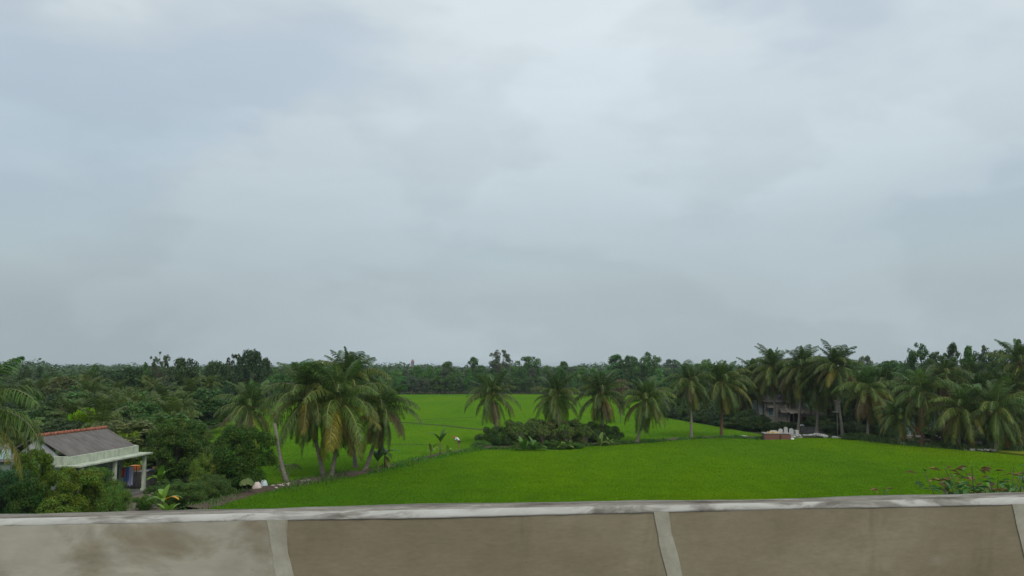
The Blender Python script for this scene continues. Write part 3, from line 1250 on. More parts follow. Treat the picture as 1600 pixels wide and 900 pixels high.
# banana leaf meshes
def banana_leaf(seed, L=1.7, W=.26, th0=R(60), th1=R(-35), tear=.25):
    r = random.Random(seed)
    n = 14
    p = Vector((0, 0, 0))
    V, Q = [], []
    for i in range(n + 1):
        f = i / n
        th = th0 + (th1 - th0) * f ** 1.3
        t = Vector((math.cos(th), 0, math.sin(th)))
        u = Vector((-math.sin(th), 0, math.cos(th)))
        if f < .12:
            w = .03
        else:
            g_ = (f - .12) / .88
            w = W * (math.sin(math.pi * g_ ** .8) ** .55 if 0 < g_ < 1 else .04)
        j1, j2 = (1 - r.uniform(0, tear)), (1 - r.uniform(0, tear))
        V += [p + Vector((0, w * j1, 0)) - u * (-w * .25 * j1), p, p + Vector((0, -w * j2, 0)) - u * (-w * .25 * j2)]
        p = p + t * L / n
    for i in range(n):
        a = 3 * i
        Q += [(a, a + 1, a + 4, a + 3), (a + 1, a + 2, a + 5, a + 4)]
    return np_mesh('leaf', [tuple(v) for v in V], Q, M['banana'], smooth=True)


BL = [banana_leaf(1, th0=R(80), th1=R(40), tear=.1), banana_leaf(2, th0=R(62), th1=R(-10)), banana_leaf(3, th0=R(48), th1=R(-45)),
      banana_leaf(4, th0=R(30), th1=R(-70), tear=.4), banana_leaf(5, th0=R(70), th1=R(5), tear=.3), banana_leaf(6, th0=R(-20), th1=R(-88), tear=.6)]
BG1 = (.10, .19, .035)


def banana(loc, h, label, seed=0, size=1.0, n=7, color=BG1, stem=None, group='banana plants', odd=None):
    """h: height of the pseudostem"""
    r = random.Random(seed)
    root = empty('banana_plant', loc, r.uniform(0, 6.28))
    tag(root, label, 'banana plant', group)
    MB().tube([(0, 0, 0), (.02, 0, h * .5), (0, .02, h)], [.12 * size, .10 * size, .06 * size], 8).build('stem', M['pseudostem'], root, smooth=True)
    a = r.uniform(0, 6)
    for i in range(n):
        a += 2.4 + r.uniform(-.3, .3)
        me = BL[0] if i == 0 else BL[r.choice((1, 1, 2, 2, 3, 4))]
        if i == n - 1 and h > 1: me = BL[5]
        o = link('leaf', me, root)
        o.location = (0, 0, h - .05)
        o.rotation_euler = (0, 0, a)
        s = size * r.uniform(.8, 1.15)
        o.scale = (s, s * 1.05, s)
        t = r.uniform(.75, 1.25)
        c = color
        if me is BL[5]: c = (.13, .12, .03)
        if odd and i == 2: c = odd
        o.color = (c[0] * t, c[1] * t, c[2] * t, 1)
        if odd and i == 2: o['label'] = 'yellow-orange withering leaf'
    return root


# ================================================================== houses and yard things
# ---- left house
hu = Vector((.11, .994, 0)).normalized()
hv = Vector((hu.y, -hu.x, 0))
HM = Matrix(((hu.x, hv.x, 0, -34.0), (hu.y, hv.y, 0, 61.6), (0, 0, 1, 0), (0, 0, 0, 1)))
house = empty('house', (0, 0, 0))
house.matrix_world = HM
tag(house, 'small house with grey sheet roof, red ridge and pale green veranda', 'house')
w = MB()
# walls with a door and a window opening in the front (t=1.9)
zt = 3.1
w.box(.15, -2.1, 0, .33, 2.08, zt)
w.box(7.6, -2.1, 0, 7.78, 2.08, zt)
w.box(.33, -2.1, 0, 7.6, -1.92, zt)
for a, b, z0_, z1_ in ((.33, 2.0, 0, zt), (3.0, 3.9, 0, zt), (5.6, 6.2, 0, zt), (7.2, 7.6, 0, zt), (2.0, 3.0, 2.1, zt), (3.9, 5.6, 2.3, zt), (3.9, 5.6, 0, .9), (6.2, 7.2, 2.2, zt)):
    w.box(a, 1.9, z0_, b, 2.08, z1_)
w.build('wall', M['greenwall'], house)
gm = MB()
for s in (.15, 7.6):
    gm = MB()
    i = 0
    gm.v += [(s, -2.2, zt + .003), (s, 2.2, zt + .003), (s, 0, 4.86), (s + .18, -2.2, zt + .003), (s + .18, 2.2, zt + .003), (s + .18, 0, 4.86)]
    gm.f += [(i, i + 1, i + 2), (i + 5, i + 4, i + 3), (i, i + 3, i + 4, i + 1), (i + 1, i + 4, i + 5, i + 2), (i + 2, i + 5, i + 3, i)]
    gm.build('gable', M['gable'], house)
rf = MB()
for sg in (-1, 1):
    i = len(rf.v)
    e = 2.75
    ze = 3.52
    zr = 5.0
    c = [(-.12, 0, zr - .06), (8.5, 0, zr - .06), (8.5, sg * e, ze - .06), (-.12, sg * e, ze - .06), (-.12, 0, zr), (8.5, 0, zr), (8.5, sg * e, ze), (-.12, sg * e, ze)]
    rf.hexa(c)
ro = rf.build('roof', M['fibro'], house)
rd = MB()
for k in range(22):
    s = -.14 + k * .394
    rd.tube([(s, 0, zr + .02), (s + .40, 0, zr + .035)], [.13, .15], 8)
rd.build('ridge_tiles', M['ridge'], ro, smooth=True)
cn = MB()
cn.box(-.9, 2.09, 2.93, 8.75, 4.0, 3.06)
cn.build('canopy', M['cream'], house, bevel=.02)
cn2 = MB()
cn2.box(-.6, 2.78, 3.063, 8.45, 2.93, 3.62)
cn2.box(-.6, 1.2, 3.063, -.45, 2.777, 3.66)
cn2.box(8.30, 1.2, 3.063, 8.45, 2.777, 3.66)
cn2.build('fascia', M['cream'], house, bevel=.015)
for s in (-.2, 4.0, 8.15):
    c = MB()
    c.box(s - .12, 3.5, .1, s + .12, 3.74, 2.93)
    c.box(s - .17, 3.45, .1, s + .17, 3.79, .3)
    c.build('column', M['cream'], house, bevel=.01)
st = MB()
st.box(-.6, 1.9, 0, 8.6, 4.0, .1)
st.build('veranda_floor', M['darkconc'], house)
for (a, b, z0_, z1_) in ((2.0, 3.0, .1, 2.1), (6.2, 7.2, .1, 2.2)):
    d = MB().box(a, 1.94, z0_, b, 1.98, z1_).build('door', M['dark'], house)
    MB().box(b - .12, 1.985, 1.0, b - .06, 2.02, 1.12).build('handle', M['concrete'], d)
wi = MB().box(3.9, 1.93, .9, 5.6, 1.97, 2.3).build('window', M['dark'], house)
fr = MB()
for s in (3.9, 4.46, 5.03, 5.54):
    fr.box(s, 1.973, .9, s + .06, 2.02, 2.3)
fr.build('frame', M['greenwall'], wi)

# ---- neighbouring house at the left edge
h2 = empty('house', (-40.7, 52.96, 0), R(28))
tag(h2, 'flat light-blue house half hidden by palm fronds at the left edge', 'house')
MB().box(0, 0, 0, 8.6, 4, 3.75).build('wall', M['greenwall'], h2)
MB().box(-.15, -.25, 3.753, 8.75, 4.2, 3.92).build('ledge', M['violetgrey'], h2)
MB().box(0, -.1, 3.923, 8.6, .1, 4.5).build('fascia', M['cyan'], h2)
MB().hexa([(0, .11, 4.2), (8.6, .11, 4.2), (8.4, 4, 4.2), (0, 4, 4.2), (0, .11, 4.4), (8.4, .11, 4.4), (8.4, 2, 4.8), (0, 2, 4.8)]).build('roof', M['violetgrey'], h2)


def cloth(name, M4, w, h, mat, label, cat, seed, group=None):
    """hanging cloth with folds and thickness"""
    r = random.Random(seed)
    n, m = 8, 6
    V, Q = [], []
    for side in (0, 1):
        for i in range(n + 1):
            for j in range(m + 1):
                x = w * (i / n - .5)
                z = -h * j / m * (1 + .05 * math.sin(i * 1.3 + seed))
                y = .05 * math.sin(i * 1.6 + seed) * (j / m) + side * .015
                V.append(tuple(M4 @ Vector((x, y, z))))
    st_ = (n + 1) * (m + 1)
    for side in (0, 1):
        for i in range(n):
            for j in range(m):
                a = side * st_ + i * (m + 1) + j
                q = (a, a + 1, a + m + 2, a + m + 1)
                Q.append(q if side == 0 else q[::-1])
    me = np_mesh(name, V, Q, mat, smooth=True)
    return tag(link(name, me), label, cat, group)


# laundry by the veranda end
pA = HM @ Vector((8.7, 1.6, 0))
# clothes line with two poles
lp1 = at(186, 770)
lp2 = at(212, 766)
lr_ = empty('clothes_rack', lp1.lerp(lp2, .5))
tag(lr_, 'thin clothes rack holding the laundry at the veranda end', 'clothes rack')
off = lr_.location.copy()
MB().tube([lp1 - off, lp1 - off + Vector((0, 0, 1.95))], .03, 6).build('pole', M['wood'], lr_)
MB().tube([lp2 - off, lp2 - off + Vector((0, 0, 1.95))], .03, 6).build('pole', M['wood'], lr_)
MB().tube([lp1 - off + Vector((0, 0, 1.93)), lp2 - off + Vector((0, 0, 1.93))], .018, 6).build('rail', M['wood'], lr_)
for px, ww, hh, mt, lb, sd_ in ((191, .28, .75, 'redcloth', 'red garment hanging left of the blue clothes', 1),
                               (196.5, .40, 1.15, 'blue', 'blue shirt hanging on the rack by the veranda', 2),
                               (203, .42, 1.5, 'lilac', 'long pale lilac garment hanging right of the blue shirt', 3)):
    t_ = (px - 186) / 26
    p = lp1.lerp(lp2, t_) + Vector((0, 0, 1.93))
    cloth('garment', Matrix.Translation(p + Vector((0, -.03, 0))) @ Matrix.Rotation(R(10), 4, 'Z'), ww, hh, M[mt], lb, 'garment', sd_, 'laundry on the rack')
# concrete water tanks behind the laundry
for px, py, ww, hh, lb, rim in ((214, 762, 1.5, 1.25, 'grey concrete water tank behind the laundry', 'concrete'),
                                (241, 757, 1.9, 1.1, 'grey water tank with a blue rim right of the veranda column', 'blueplastic')):
    p = at(px, py)
    t_ = empty('water_tank', p, R(8))
    tag(t_, lb, 'water tank', 'concrete water tanks')
    MB().box(-ww / 2, 0, 0, ww / 2, 1.0, hh).build('body', M['darkconc'], t_, bevel=.03)
    MB().box(-ww / 2 - .05, -.05, hh + .003, ww / 2 + .05, 1.05, hh + .1).build('rim', M[rim], t_, bevel=.01)
for px, py, z, lb, rr_ in ((207, 762, 1.36, 'orange plastic basins stacked on the grey water tank', .42), (238, 757, 1.21, 'small orange basin lying on the blue-rimmed tank', .25)):
    p = at(px, py) + Vector((0, .45, 0))
    b_ = MB()
    for k in range(3 if rr_ > .3 else 1):
        z0_ = z + k * .11
        b_.tube([(0, 0, z0_), (0, 0, z0_ + .02), (0, 0, z0_ + .16), (0, 0, z0_ + .19)], [rr_ * .7, rr_ * .75, rr_ * .95, rr_ * 1.02], 14)
    o = b_.build('basin', M['orange'])
    o.location = p
    tag(o, lb, 'basin')

# ---- right house behind the palms
p = at(1226, 668)
h3 = empty('house', p, R(3))
tag(h3, 'pale grey house with a teal shuttered window behind the palm trunks', 'house')
MB().box(-3.3, 0, 0, .6, 5, 4.3).build('wall', M['greywall'], h3)
MB().hexa([(-3.6, -.4, 4.1), (.9, -.4, 4.1), (.9, 5.3, 4.1), (-3.6, 5.3, 4.1), (-3.6, -.4, 4.2), (.9, -.4, 4.2), (.9, 2.5, 5.3), (-3.6, 2.5, 5.3)]).build('roof', M['fibro'], h3)
wd = MB().box(-2.5, -.05, 2.0, -1.9, -.003, 3.2).build('window', M['teal'], h3)
MB().box(-2.58, -.09, 1.92, -1.82, -.053, 1.99).build('sill', M['concrete'], wd)
MB().hexa([(-2.9, -.7, 3.2), (-1.6, -.7, 3.2), (-1.6, -.003, 3.35), (-2.9, -.003, 3.35), (-2.9, -.7, 3.25), (-1.6, -.7, 3.25), (-1.6, -.003, 3.55), (-2.9, -.003, 3.55)]).build('awning', M['thatch'], h3)
MB().box(-4.3, .5, 0, -3.32, 4.5, 4.3).build('side_wall', M['palewall'], h3)
# thatched lean-to
p = at(1236, 668)
h4 = empty('shed', p, R(2))
tag(h4, 'thatched lean-to shed with a ragged roof beside the grey house', 'shed')
r = random.Random(3)
V = []
th = MB()
for k in range(16):
    x = -1.9 + k * .30
    z = 2.5 - r.uniform(0, .25)
    th.hexa([(x, -1.0, z), (x + .31, -1.0, z - r.uniform(-.1, .1)), (x + .31, 1.5, 3.7), (x, 1.5, 3.7), (x, -1.0, z + .12), (x + .31, -1.0, z + .12), (x + .31, 1.5, 3.9), (x, 1.5, 3.9)])
th.build('roof', M['thatch'], h4)
for x in (-1.8, .2, 2.6):
    MB().tube([(x, -.8, 0), (x, -.8, 2.5)], .06, 6).build('post', M['wood'], h4)
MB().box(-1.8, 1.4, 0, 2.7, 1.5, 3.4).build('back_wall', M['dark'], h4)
# rusty low shed
p = at(1262, 668)
h5 = empty('shed', p, R(-4))
tag(h5, 'low shed with rusty sheet roof right of the thatched lean-to', 'shed')
MB().hexa([(-1.3, -.8, 1.75), (2.6, -.8, 1.75), (2.4, 1.6, 2.6), (-1.0, 1.6, 2.6), (-1.3, -.8, 1.8), (2.6, -.8, 1.8), (2.4, 1.6, 2.66), (-1.0, 1.6, 2.66)]).build('roof', M['rust'], h5)
MB().box(-1.0, .2, 0, 2.3, 1.4, 1.9).build('wall', M['rust'], h5)
for x in (-1.1, 2.3):
    MB().tube([(x, -.7, 0), (x, -.7, 1.75)], .05, 6).build('post', M['wood'], h5)

# ---- tomb group at the field's edge
p = at(1216, 690)
tb = empty('tomb', p, R(-6))
tag(tb, 'red brick tomb with white slab and headstones at the field edge', 'tomb')
MB().box(-1.75, 0, 0, .35, 2.0, 1.0).build('base', M['brick'], tb)
MB().box(.353, -.25, 0, 1.6, 1.8, .93).build('base', M['brick'], tb)
MB().box(-1.85, -.06, 1.003, 1.7, 2.08, 1.09).build('slab', M['concrete'], tb, bevel=.02)


def headstone(mb, x, y, z, w_, h_, d_=.18):
    pts_ = [(x - w_ / 2, z), (x + w_ / 2, z)]
    for k in range(9):
        a = math.pi * k / 8
        pts_.append((x + w_ / 2 * math.cos(a), z + h_ - w_ / 2 + w_ / 2 * math.sin(a)))
    i = len(mb.v)
    n = len(pts_)
    mb.v += [(a, y, b) for a, b in pts_] + [(a, y + d_, b) for a, b in pts_]
    mb.f.append(tuple(range(i, i + n)))
    mb.f.append(tuple(range(i + 2 * n - 1, i + n - 1, -1)))
    for k in range(n):
        mb.f.append((i + k, i + (k + 1) % n, i + n + (k + 1) % n, i + n + k))


hs = MB()
headstone(hs, .55, 1.0, 1.093, .6, .55)
hs.build('headstone', M['stone'], tb)
hs = MB()
headstone(hs, 1.2, .8, 1.093, .5, .8)
hs.build('headstone', M['stone'], tb)
MB().box(-.75, 1.1, 1.133, .1, 1.7, 1.36).build('coffin_block', M['stone'], tb, bevel=.05)
r = random.Random(77)
for k in range(7):
    o = MB().blob((0, 0, 0), r.uniform(.10, .2), k, 7, 5, .2, (1.3, 1, .8)).build('stone', M['stone'])
    o.location = at(1239 + k * 2.2, 689 - r.uniform(0, 3)) + Vector((0, 0, .38 + r.uniform(0, .25)))
    tag(o, 'whitish stone in the pile right of the brick tomb', 'stone', 'pile of whitish stones by the tombs')
for x, y, lb in ((-1.0, .55, 'yellow flowers at the left end of the brick tomb'), (-.15, .6, 'yellow flowers in the middle of the brick tomb')):
    fl = MB()
    rr_ = random.Random(int(x * 10))
    for k in range(22):
        fl.blob((x + (k % 11 - 5) * .055, y + rr_.uniform(-.06, .06), 1.13 + .05 * (k // 11) + rr_.uniform(0, .03)), .065, k, 6, 4, .1)
    o = fl.build('flower_bunch', M['yellow'])
    o.matrix_world = Matrix.Translation(p) @ Matrix.Rotation(R(-6), 4, 'Z')
    tag(o, lb, 'flowers', 'flowers on the tomb')
p = at(1243, 687)
t2 = empty('tomb', p, R(-6))
tag(t2, 'smaller grey-white tomb just right of the brick one', 'tomb')
MB().box(-.7, .1, 0, .75, 1.9, .7).build('base', M['concrete'], t2, bevel=.03)
hs = MB()
headstone(hs, -.25, 1.2, .703, .6, .75)
hs.build('headstone', M['stone'], t2)
MB().box(.15, .5, .703, .6, 1.6, 1.2).build('urn_block', M['stone'], t2, bevel=.05)
o = MB().blob((0, 0, .25), .27, 3, 12, 8, .03).build('stone_ball', M['white'], smooth=True)
o.location = at(1238, 690)
tag(o, 'white round stone on the ground beside the tomb', 'stone')
# water jar and grey tank behind
o = empty('water_tank', at(1243, 673), 0)
tag(o, 'square grey cement tank behind the tombs', 'water tank', 'concrete water tanks')
MB().box(-.75, 0, 0, .45, 1.2, 1.0).build('body', M['darkconc'], o, bevel=.04)
MB().box(-.8, -.05, 1.003, .5, 1.25, 1.1).build('rim', M['concrete'], o)
o = MB().tube([(0, 0, 0), (0, 0, .1), (0, 0, .5), (0, 0, .85), (0, 0, .92), (0, 0, .92)], [.38, .42, .44, .40, .25, .05], 16).build('water_jar', M['white'], smooth=True)
o.location = at(1252.5, 673)
tag(o, 'round white water jar beside the grey cement tank', 'jar')
for px, py, lb in ((1229, 667, 'small pointed white cone left of the grey cement tank'), (1258, 667, 'small pointed white cone right of the water jar')):
    o = MB().tube([(0, 0, 0), (0, 0, .1), (0, 0, .75)], [.2, .18, .03], 10).build('white_cone', M['white'])
    o.location = at(px, py)
    tag(o, lb, 'garden cone', 'white cones by the tank')


def rubble(name, pxs, mat, label, cat, seed, size=.22, n=14, group=None, flat=.6, spread=.4):
    """a heap one would shovel as one: lumps along a line"""
    r_ = random.Random(seed)
    P = [at(*q) for q in pxs]
    c = sum(P, Vector()) / len(P)
    mb = MB()
    for k in range(n):
        f = k / max(1, n - 1) * (len(P) - 1)
        i = min(int(f), len(P) - 2) if len(P) > 1 else 0
        q = P[i].lerp(P[i + 1], f - i) if len(P) > 1 else P[0]
        s = size * r_.uniform(.55, 1.25)
        mb.blob(q - c + Vector((r_.uniform(-spread, spread), r_.uniform(-spread, spread), s * flat * .6)), s, r_.randrange(999), 7, 5, .22, (1.25, 1, flat))
    o = mb.build(name, mat)
    o.location = c + Vector((0, 0, .3 if cat != 'sack' else 0))
    if cat in ('rubble', 'rubbish'):
        return tag(o, kind='stuff')
    return tag(o, label, cat, group)


rubble('plastic_sheeting', [(1256, 684), (1268, 684)], M['stone'], 'low crumpled white sheeting right of the tombs', 'sheeting', 1, .2, 10, 'white sheeting along the field edge')
rubble('plastic_sheeting', [(1270, 684), (1280, 683), (1291, 687)], M['stone'], 'long heap of crumpled white sheeting between two palm trunks', 'sheeting', 2, .27, 18, 'white sheeting along the field edge')
rubble('plastic_sheeting', [(1301, 687), (1311, 688), (1319, 688)], M['stone'], 'ragged white sheeting at the foot of a palm trunk', 'sheeting', 3, .22, 10, 'white sheeting along the field edge')
rubble('plastic_sheeting', [(1158, 686), (1166, 686)], M['white'], 'flat white plastic piece lying alone in the field', 'sheeting', 5, .28, 5, 'white sheeting along the field edge', flat=.35, spread=.1)
rubble('plastic_sheeting', [(1406, 697), (1414, 698)], M['white'], 'small white plastic piece at the field edge under the right palms', 'sheeting', 6, .28, 5, 'white sheeting along the field edge', flat=.4, spread=.1)
rubble('rubble_heap', [(1512, 708), (1530, 708), (1552, 709)], M['concrete'], 'broken concrete pieces along the far right field edge', 'rubble', 8, .22, 16, None)
rubble('rubble_heap', [(426, 769), (440, 766), (452, 763)], M['sackpink'], 'pinkish and pale rubbish on the bund near the sacks', 'rubbish', 11, .16, 22, 'litter along the bund')
rubble('rubble_heap', [(458, 762), (475, 758), (492, 755)], M['concrete'], 'grey rubble on the bund left of the palm cluster', 'rubble', 12, .13, 26, 'litter along the bund')
# sacks
o = MB()
o.blob((0, 0, .45), .42, 2, 12, 9, .10, (.85, .7, 1.15)).blob((.12, -.1, .15), .3, 5, 10, 7, .15, (.9, .8, .9))
o = o.build('sack', M['sackpink'], smooth=True)
o.location = at(401, 772)
tag(o, 'pinkish white sack slumped beside the dark tree', 'sack', 'sacks beside the tree')
o = MB().blob((0, 0, .5), .42, 8, 12, 9, .09, (.8, .7, 1.0)).build('sack', M['sackblue'], smooth=True)
o.location = at(410, 769) + Vector((0, .3, 0))
tag(o, 'bluish white sack standing just right of the pinkish one', 'sack', 'sacks beside the tree')
o = MB().blob((0, 0, .2), .3, 8, 10, 7, .12, (1, .8, .8)).build('sack', M['stone'], smooth=True)
o.location = at(143, 812) + Vector((0, 0, .55))
tag(o, 'small white bag among the bushes just above the parapet', 'sack')

# ---- mint-walled house on the right
p = at(1442, 683)
h6 = empty('house', p, R(-3))
tag(h6, 'small mint-walled house with a rust-red door behind the right palms', 'house')
MB().box(-2.0, 0, .3, -1.05, 3.2, 3.0).build('wall', M['mint'], h6)
MB().box(1.0, 0, .3, 2.0, 3.2, 3.0).build('wall', M['mint'], h6)
MB().box(-1.05, .6, .3, 1.0, 3.2, 3.0).build('wall', M['reddoor'], h6)
MB().box(-.5, .5, .55, .45, .597, 2.4).build('door', M['reddoor'], h6)
MB().box(-2.6, -.9, 0, 3.6, 3.4, .3).build('porch_floor', M['concrete'], h6)
MB().box(-1.3, -.5, .303, 1.4, -.1, .75).build('step', M['brick'], h6)
MB().hexa([(-2.6, -.7, 2.95), (2.6, -.7, 2.95), (2.6, 3.8, 2.95), (-2.6, 3.8, 2.95), (-2.6, -.7, 3.05), (2.6, -.7, 3.05), (2.6, 1.5, 3.9), (-2.6, 1.5, 3.9)]).build('roof', M['thatch'], h6)
# timber lying in front
r = random.Random(9)
for k in range(9):
    q = at(1392 + k * 9 + r.uniform(-4, 4), 693 + r.uniform(-4, 3))
    L = r.uniform(2.5, 4.5)
    o = MB().tube([(-L / 2, 0, 0), (L / 2, 0, .05)], [.10, .07], 7).build('log', M['wood'])
    o.location = q + Vector((0, 0, .15 + .17 * (k % 4)))
    o.rotation_euler = (0, R(r.uniform(-3, 3)), R(r.uniform(-14, 14)))
    tag(o, 'weathered grey log in the loose woodpile before the mint house', 'log', 'logs of the woodpile')
# low grey walls under the right palms
for (a, b, hh, lb) in (((1528, 702), (1612, 700), 1.3, 'long low grey wall behind the rightmost palms'), ((1262, 679), (1300, 679), .9, 'low pinkish grey wall behind the white sheeting')):
    A_, B_ = at(*a), at(*b)
    d = (B_ - A_)
    o = MB().box(0, 0, 0, d.length, .15, hh).build('low_wall', M['darkconc'])
    o.location = A_ + Vector((0, 3.0, 0))
    o.rotation_euler = (0, 0, math.atan2(d.y, d.x))
    tag(o, lb, 'wall', 'low garden walls')
# small shrine on a post
p = at(1309, 680)
sh = empty('post_shrine', p)
tag(sh, 'small grey roofed box on a post among the palms', 'shrine')
MB().tube([(0, 0, 0), (0, 0, 3.3)], .09, 8).build('post', M['darkconc'], sh)
MB().box(-.55, -.4, 3.3, .45, .4, 3.42).build('shelf', M['concrete'], sh)
MB().box(-.25, -.3, 3.423, .4, .3, 4.75).build('box', M['greywall'], sh)
MB().hexa([(-.45, -.45, 4.753), (.6, -.45, 4.753), (.6, .45, 4.753), (-.45, .45, 4.753), (-.4, -.02, 5.05), (.55, -.02, 5.05), (.55, .02, 5.05), (-.4, .02, 5.05)]).build('roof', M['fibro'], sh)

# ---- far red roof above the distant trees
p = atd(645, 560)
h7 = empty('house', p)
h7.scale = (.75, .75, .985)
tag(h7, 'distant tower house with a pinkish red roof above the treetops', 'house')
MB().box(-1.2, 0, 0, 1.2, 3, 13.0).build('wall', M['violetgrey'], h7)
MB().hexa([(-1.5, -.4, 13.0), (1.5, -.4, 13.0), (1.5, 3.4, 13.0), (-1.5, 3.4, 13.0), (-.5, 1.2, 14.6), (.5, 1.2, 14.6), (.5, 1.8, 14.6), (-.5, 1.8, 14.6)]).build('roof', M['pinkroof'], h7)

# ================================================================== the person bending in the field
def skin_body(name, joints, edges, mat, parent=None, sub=2):
    me = bpy.data.meshes.new(name)
    me.from_pydata([j[0] for j in joints], edges, [])
    o = link(name, me, parent)
    me.materials.append(mat)
    m = o.modifiers.new('skin', 'SKIN')
    m.use_smooth_shade = True
    for i, j in enumerate(joints):
        rr_ = j[1]
        me.skin_vertices[0].data[i].radius = (rr_, rr_) if isinstance(rr_, float) else rr_
    me.skin_vertices[0].data[0].use_root = True
    s = o.modifiers.new('sub', 'SUBSURF')
    s.levels = sub
    s.render_levels = sub
    return o


def ensure_skin(me):
    pass


pp = at(716, 703) + Vector((0, 0, .26))
per = empty('person', pp, 0)
tag(per, 'person in a white shirt and red cap bending over in the rice', 'person')
# local frame: bends towards -X (left in the photograph)
bm_pts = [((0.10, 0, .80), (.15, .13)), ((-.02, 0, .98), (.14, .12)), ((-.14, 0, 1.13), (.17, .13)), ((-.28, 0, 1.22), (.15, .11)), ((-.36, 0, 1.235), .06),
          ((-.47, 0, 1.22), (.095, .085)), ((-.50, 0, 1.16), (.085, .08)),
          ((-.26, .17, 1.18), .06), ((-.34, .20, .93), .045), ((-.42, .14, .72), .036), ((-.46, .12, .66), .03),
          ((-.26, -.17, 1.18), .06), ((-.36, -.20, .93), .045), ((-.44, -.14, .72), .036), ((-.48, -.12, .66), .03),
          ((.10, .10, .74), .10), ((.04, .12, .42), .075), ((.10, .13, .04), .05), ((0.0, .14, .02), .04),
          ((.10, -.10, .74), .10), ((.02, -.12, .42), .075), ((.10, -.13, .04), .05), ((0.0, -.14, .02), .04)]
ed = [(0, 1), (1, 2), (2, 3), (3, 4), (4, 5), (5, 6), (3, 7), (7, 8), (8, 9), (9, 10), (3, 11), (11, 12), (12, 13), (13, 14),
      (0, 15), (15, 16), (16, 17), (17, 18), (0, 19), (19, 20), (20, 21), (21, 22)]


def build_skin(name, P, E, mat, parent, scale=1.0):
    me = bpy.data.meshes.new(name)
    bm = bmesh.new()
    lay = bm.verts.layers.skin.verify()
    vs_ = []
    for (co, rad) in P:
        v = bm.verts.new(co)
        rr_ = (rad, rad) if isinstance(rad, float) else rad
        v[lay].radius = (rr_[0] * scale, rr_[1] * scale)
        v[lay].use_root = (len(vs_) == 0)
        vs_.append(v)
    for a, b in E:
        bm.edges.new((vs_[a], vs_[b]))
    bm.to_mesh(me)
    bm.free()
    me.materials.append(mat)
    o = link(name, me, parent)
    m = o.modifiers.new('skin', 'SKIN')
    m.use_smooth_shade = True
    s = o.modifiers.new('sub', 'SUBSURF')
    s.levels = s.render_levels = 1
    return o


build_skin('body', bm_pts, ed, M['skin'], per)
sel = [0, 1, 2, 3, 7, 8, 11, 12]
mp_ = {k: i for i, k in enumerate(sel)}
build_skin('shirt', [bm_pts[k] for k in sel], [(mp_[a], mp_[b]) for a, b in ed if a in mp_ and b in mp_], M['shirt'], per, 1.22)
sel = [0, 15, 16, 19, 20]
mp_ = {k: i for i, k in enumerate(sel)}
build_skin('trousers', [bm_pts[k] for k in sel] , [(mp_[a], mp_[b]) for a, b in ed if a in mp_ and b in mp_], M['trousers'], per, 1.2)
cap = MB()
cap.blob((-.475, 0, 1.265), .125, 1, 12, 8, .0, (1.05, .95, .75))
cap.box(-.66, -.08, 1.19, -.53, .08, 1.21)
cap.build('cap', M['redcap'], per, smooth=True)

# ================================================================== hero palms
def palm(px, py_base, px_hub, py_hub, label, crown=1.0, seed=0, dY=0, **kw):
    b = at(px, py_base) + Vector((0, dY, 0))
    if py_base > 685 and dY == 0 and px > 440: b.z = .0
    Y = b.y
    hz = hgt(py_hub, Y)
    lx = (px_hub - 800) / F * Y * 1.0 - b.x
    return coconut_palm(b, hz, label, crown, (lx, kw.pop('ly', 0)), seed, **kw)


G1 = 'coconut palms on the bund'
G2 = 'coconut palms in the right grove'
_palm = palm


def palm(*a, **k):
    if k.get('group') == G2:
        k.setdefault('skirt', 1.5)
    return _palm(*a, **k)


palm(506, 749, 482, 622, 'coconut palm at the left of the bund cluster, leaning left', 1.0, 21, group=G1, yellow=.08, tint=.9, skirt=1.6)
palm(516, 751, 533, 633, 'tallest-fronded coconut palm with yellow nuts at the front of the bund cluster', 1.12, 22, group=G1, nuts='coconut', yellow=.16, skirt=1.7)
palm(556, 735, 545, 597, 'tall coconut palm at the back of the bund cluster, topping the skyline', .95, 23, group=G1, yellow=.05, tint=.85, skirt=.6)
palm(569, 740, 596, 640, 'coconut palm with orange nuts at the right of the bund cluster, leaning right', .86, 24, group=G1, skirt=1.7, tint=.9, nuts='orange_nut', yellow=.10, brown=.12)
palm(392, 706, 393, 640, 'coconut palm behind the dark garden tree, with yellow lower fronds', .98, 25, group=G1, yellow=.25)
palm(779, 697, 769, 619, 'slender coconut palm left of the thicket, trunk bare below its skirt', .86, 26, group=G1, yellow=.05, brown=.12, tint=.8)
palm(872, 697, 868, 622, 'coconut palm rising behind the middle of the thicket', .86, 27, group=G1, yellow=.04, tint=.78, wide=.95)
palm(944, 694, 938, 618, 'dark drooping coconut palm behind the right end of the thicket', .92, 28, group=G1, yellow=.06, tint=.72, wide=1.05)
palm(994, 695, 1008, 627, 'coconut palm leaning right at the right of the thicket, pale nuts', .92, 29, group=G1, nuts='coconut', yellow=.08, tint=.9)
palm(1080, 688, 1078, 601, 'first coconut palm right of the far paddy, dark straight trunk', .9, 30, group=G1, yellow=.1, tint=.85)
palm(1127, 686, 1128, 600, 'coconut palm with a reddish trunk left of the white field scrap', 1.0, 31, group=G1, trunk='red_bark', tint=.9)
palm(1188, 668, 1178, 590, 'dark coconut palm left of the grey house', .95, 32, group=G2, tint=.7)
palm(1212, 674, 1206, 578, 'tall coconut palm before the teal shuttered window', 1.0, 33, group=G2, tint=.85)
palm(1247, 677, 1250, 577, 'tall coconut palm with thin pale top right of the thatched shed', 1.0, 34, group=G2, tint=.8, yellow=.05)
palm(1276, 678, 1276, 597, 'coconut palm with a pale trunk before the rusty shed', .95, 35, group=G2, tint=.9)
palm(1317, 682, 1303, 576, 'tall coconut palm leaning left beside the post shrine', 1.0, 36, group=G2, tint=.85)
